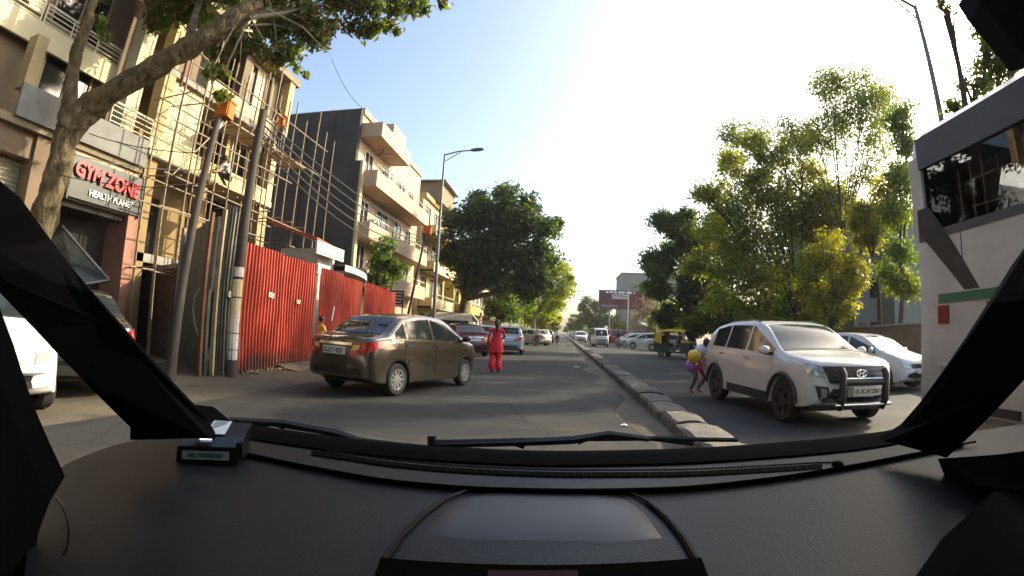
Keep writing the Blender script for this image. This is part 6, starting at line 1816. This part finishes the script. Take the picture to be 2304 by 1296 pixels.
# A-pillars: thick trims between windscreen and side glass
def pillar(nm, pts, off):
    return Q(nm, MB().prism(pts, off), 'pillar_trim')
L1 = [(-60, 380, .62), (0, 430, .66), (130, 600, .76), (247, 730, .86), (330, 822, .93), (413, 909, .98), (452, 955, 1.0), (470, 985, .98)]
L2 = [(293, 990, .96), (293, 961, .95), (185, 853, .86), (77, 739, .76), (0, 659, .68), (-60, 600, .63)]
pillar('pillar', [Vector((-.62, .05, .14))] + [cd(*p) for p in L1 + L2] + [Vector((-.67, -.06, .14))], (-.006, .03, 0))
R1 = [(2370, 500, .70), (2304, 592, .76), (2240, 690, .82), (2170, 795, .88), (2085, 912, .95), (2040, 962, 1.0), (1990, 992, 1.02)]
R2 = [(2130, 1030, .96), (2215, 950, .90), (2304, 855, .82), (2370, 780, .76)]
pillar('pillar', [Vector((.63, .05, .14))] + [cd(*p) for p in R1 + R2] + [Vector((.68, -.06, .14))], (.010, .03, 0))
# passenger door mirror bracket / quarter light frame
D1 = [(-80, 560, .60), (0, 693, .66), (31, 776, .68), (62, 872, .70), (83, 930, .71), (108, 998, .72), (135, 1046, .72), (146, 1072, .74), (112, 1130, .70), (86, 1200, .68), (74, 1330, .66), (-120, 1330, .56)]
pillar('door_frame', [cd(*p) for p in D1], (-.03, .0, 0))
E1 = [(2040, 1035, .94), (2304, 1035, .74), (2370, 1100, .70), (2304, 1160, .72), (2060, 1080, .90)]
pillar('door_frame', [cd(*p) for p in [(2110, 1032, .92), (2250, 1022, .82), (2400, 1000, .74), (2400, 1120, .72), (2200, 1090, .80)]], (.05, .03, -.05))
# cabin shell: roof, rear, doors, floor (light comes in through the glass only)
Q('roof_lining', MB().bb(-.80, .80, -1.9, .045, .13, .17), 'headliner')
Q('cabin_rear', MB().bb(-.85, .85, -1.95, -1.9, -.9, .17), 'headliner')
Q('cabin_floor', MB().bb(-1.0, 1.1, -1.9, 1.2, -.95, -.90), 'dash_black')
for s in (-1, 1):
    Q('door_panel', MB().bb(s * .80, s * .86, -1.9, .30, -.9, -.16), 'dash_dark')
    Q('rear_side_blocker', MB().bb(s * .79, s * .84, -1.9, -.35, -.16, .16), 'dash_dark')  # opaque over the rear windows, added out of view to block side light
    Q('roof_rail', MB().tube([(s * .74, -1.9, .12), (s * .70, .0, .13), (s * .69, .10, .12)], .05, 8), 'headliner')
    Q('centre_post', MB().bb(s * .76, s * .82, -.75, -.55, -.2, .14), 'pillar_trim')
Q('mirror_stem', MB().prism([cd(2180, -30, .34), cd(2205, 8, .34), cd(2310, 135, .36), cd(2400, 120, .38), cd(2400, -60, .38)], (.02, .03, .01)), 'pillar_trim')
Q('seat_backs', MB().box((-.42, -.75, -.35), (.5, .16, .8)).box((.42, -.75, -.35), (.5, .16, .8)), 'dash_dark')
Q('windscreen', MB().grid([[(-.66, .06, .125), (-.3, .05, .13), (0, .045, .132), (.3, .05, .13), (.66, .06, .125)], [(-.80, .60, -.05), (-.4, .63, -.04), (0, .64, -.04), (.4, .63, -.04), (.80, .60, -.05)],
                           [(-.92, 1.02, -.25), (-.5, 1.14, -.26), (0, 1.20, -.265), (.5, 1.14, -.26), (1.0, 1.02, -.25)]]), 'windscreen_glass', sm=80)
# scuttle panel, bonnet edge and wipers outside the glass
rows = [[cz(x, cowl(x) + 20, DZ + .002) for x in range(430, 2080, 60)], [cz(x, cowl(x) - 3, DZ + .010) for x in range(430, 2080, 60)],
        [cz(x, cowl(x) - 10, DZ - .004) for x in range(430, 2080, 60)], [cz(x, cowl(x) - 12, DZ - .12) for x in range(430, 2080, 60)]]
Q('scuttle', MB().grid(rows), 'dash_black', sm=40)
def cw(px, py, y=1.22):
    return cy(px, py, y)
def wiper(lab, arm, blade, link_):
    w = Q('wiper_arm', MB().tube([cw(*p) for p in arm], [.010, .011, .012, .010, .008][:len(arm)], 6), 'black_plastic', sm=50)
    w['label'] = lab
    Q('wiper_blade', MB().tube([cw(*p) for p in blade], .0065, 6), 'dark_rubber', w, 50)
    for a, b in link_:
        Q('blade_bridge', MB().tube([cw(*a), cw(*b)], .006, 5), 'black_plastic', w, 50)
wiper('wiper on the passenger side', [(520, 945), (640, 952), (760, 975), (830, 998), (1000, 1014)], [(528, 953), (620, 956), (720, 972), (830, 992), (960, 1006)], [((600, 950), (640, 962)), ((700, 962), (740, 978))])
wiper('wiper on the driver side', [(975, 1000), (1150, 996), (1290, 990), (1370, 977), (1460, 988)], [(980, 994), (1160, 990), (1300, 988), (1480, 986), (1660, 990)], [((1130, 990), (1180, 1006)), ((1340, 980), (1300, 996)), ((1420, 982), (1560, 998))])
Q('wiper_pivot', MB().box(cw(972, 992), (.02, .02, .03)), 'black_plastic')
Q('scuttle_corner', MB().prism([cd(414, 908, 1.12), cd(480, 915, 1.22), cd(512, 942, 1.25), cd(500, 955, 1.2), cd(446, 948, 1.1)], (0, .03, -.02)), 'dash_black')

# ------------------------------------------------------------------ box on the dashboard
bc = cz(472, 1040, DZ - .005)
ang = math.atan2(-bc.x, bc.y)
bx = thing('dash_box', 'small black electronic box with a white printed label on the dashboard', 'device', EYE + MC @ bc)
bx.rotation_euler = (MC @ Matrix.Rotation(ang * .55, 3, 'Z')).to_euler()
T = lambda nm, mb, m, par=bx, sm=0: part(nm, mb, m, par, sm, local=True)
T('casing', MB().prism([(-.064, -.012, 0), (-.064, .085, 0), (-.058, .085, .062), (-.058, .030, .046), (-.060, -.008, .032)], (.122, 0, 0)), 'device_black')
LP = frame4((.0, .052, .0545), (1, 0, -.02), (0, .055, .016))
pl_ = MB().box((.004, .004, .0012), (.038, .056, .0012))
pl_.v = [tuple(LP @ Vector(p)) for p in pl_.v]
pp = T('printed_label', pl_, 'label_paper')
for k in range(6):
    q_ = MB().box((-.010 + k * .0048, .008 + k * .003, .0021), (.0018, .040 - k * .005, .0006), rz=-.12)
    q_.v = [tuple(LP @ Vector(p)) for p in q_.v]
    T('print_line', q_, 'ink', pp)
st = T('name_sticker', MB().box((-.004, -.0125, .016), (.092, .0014, .016), rx=-.1), 'label_grey')
lettering('ALL TOUSTAS', .0125, 'ink', st, frame4((-.004, -.0138, .016), (1, 0, 0), (0, -.1, 1)), .0003, 1.0, .0002, sx=.86)
T('status_light', MB().box((-.010, .012, .0415), (.024, .0016, .0016)), 'led_white')
T('plug', MB().box((.060, .02, .024), (.012, .05, .03)), 'dash_dark')

# ------------------------------------------------------------------ dusty afternoon air
hz = MB().bb(-400, 400, -60, 620, -1.2, 22)
hm = bpy.data.materials.new('haze_air'); hm.use_nodes = True
hn = hm.node_tree.nodes; hn.remove(hn['Principled BSDF'])
pv = hn.new('ShaderNodeVolumePrincipled')
pv.inputs['Color'].default_value = (0.95, 0.93, 0.88, 1); pv.inputs['Density'].default_value = 0.0004; pv.inputs['Anisotropy'].default_value = 0.45
hm.node_tree.links.new(pv.outputs[0], hn['Material Output'].inputs['Volume'])
MATS['haze_air'] = hm
ho = part('haze', hz, 'haze_air'); ho['kind'] = 'stuff'
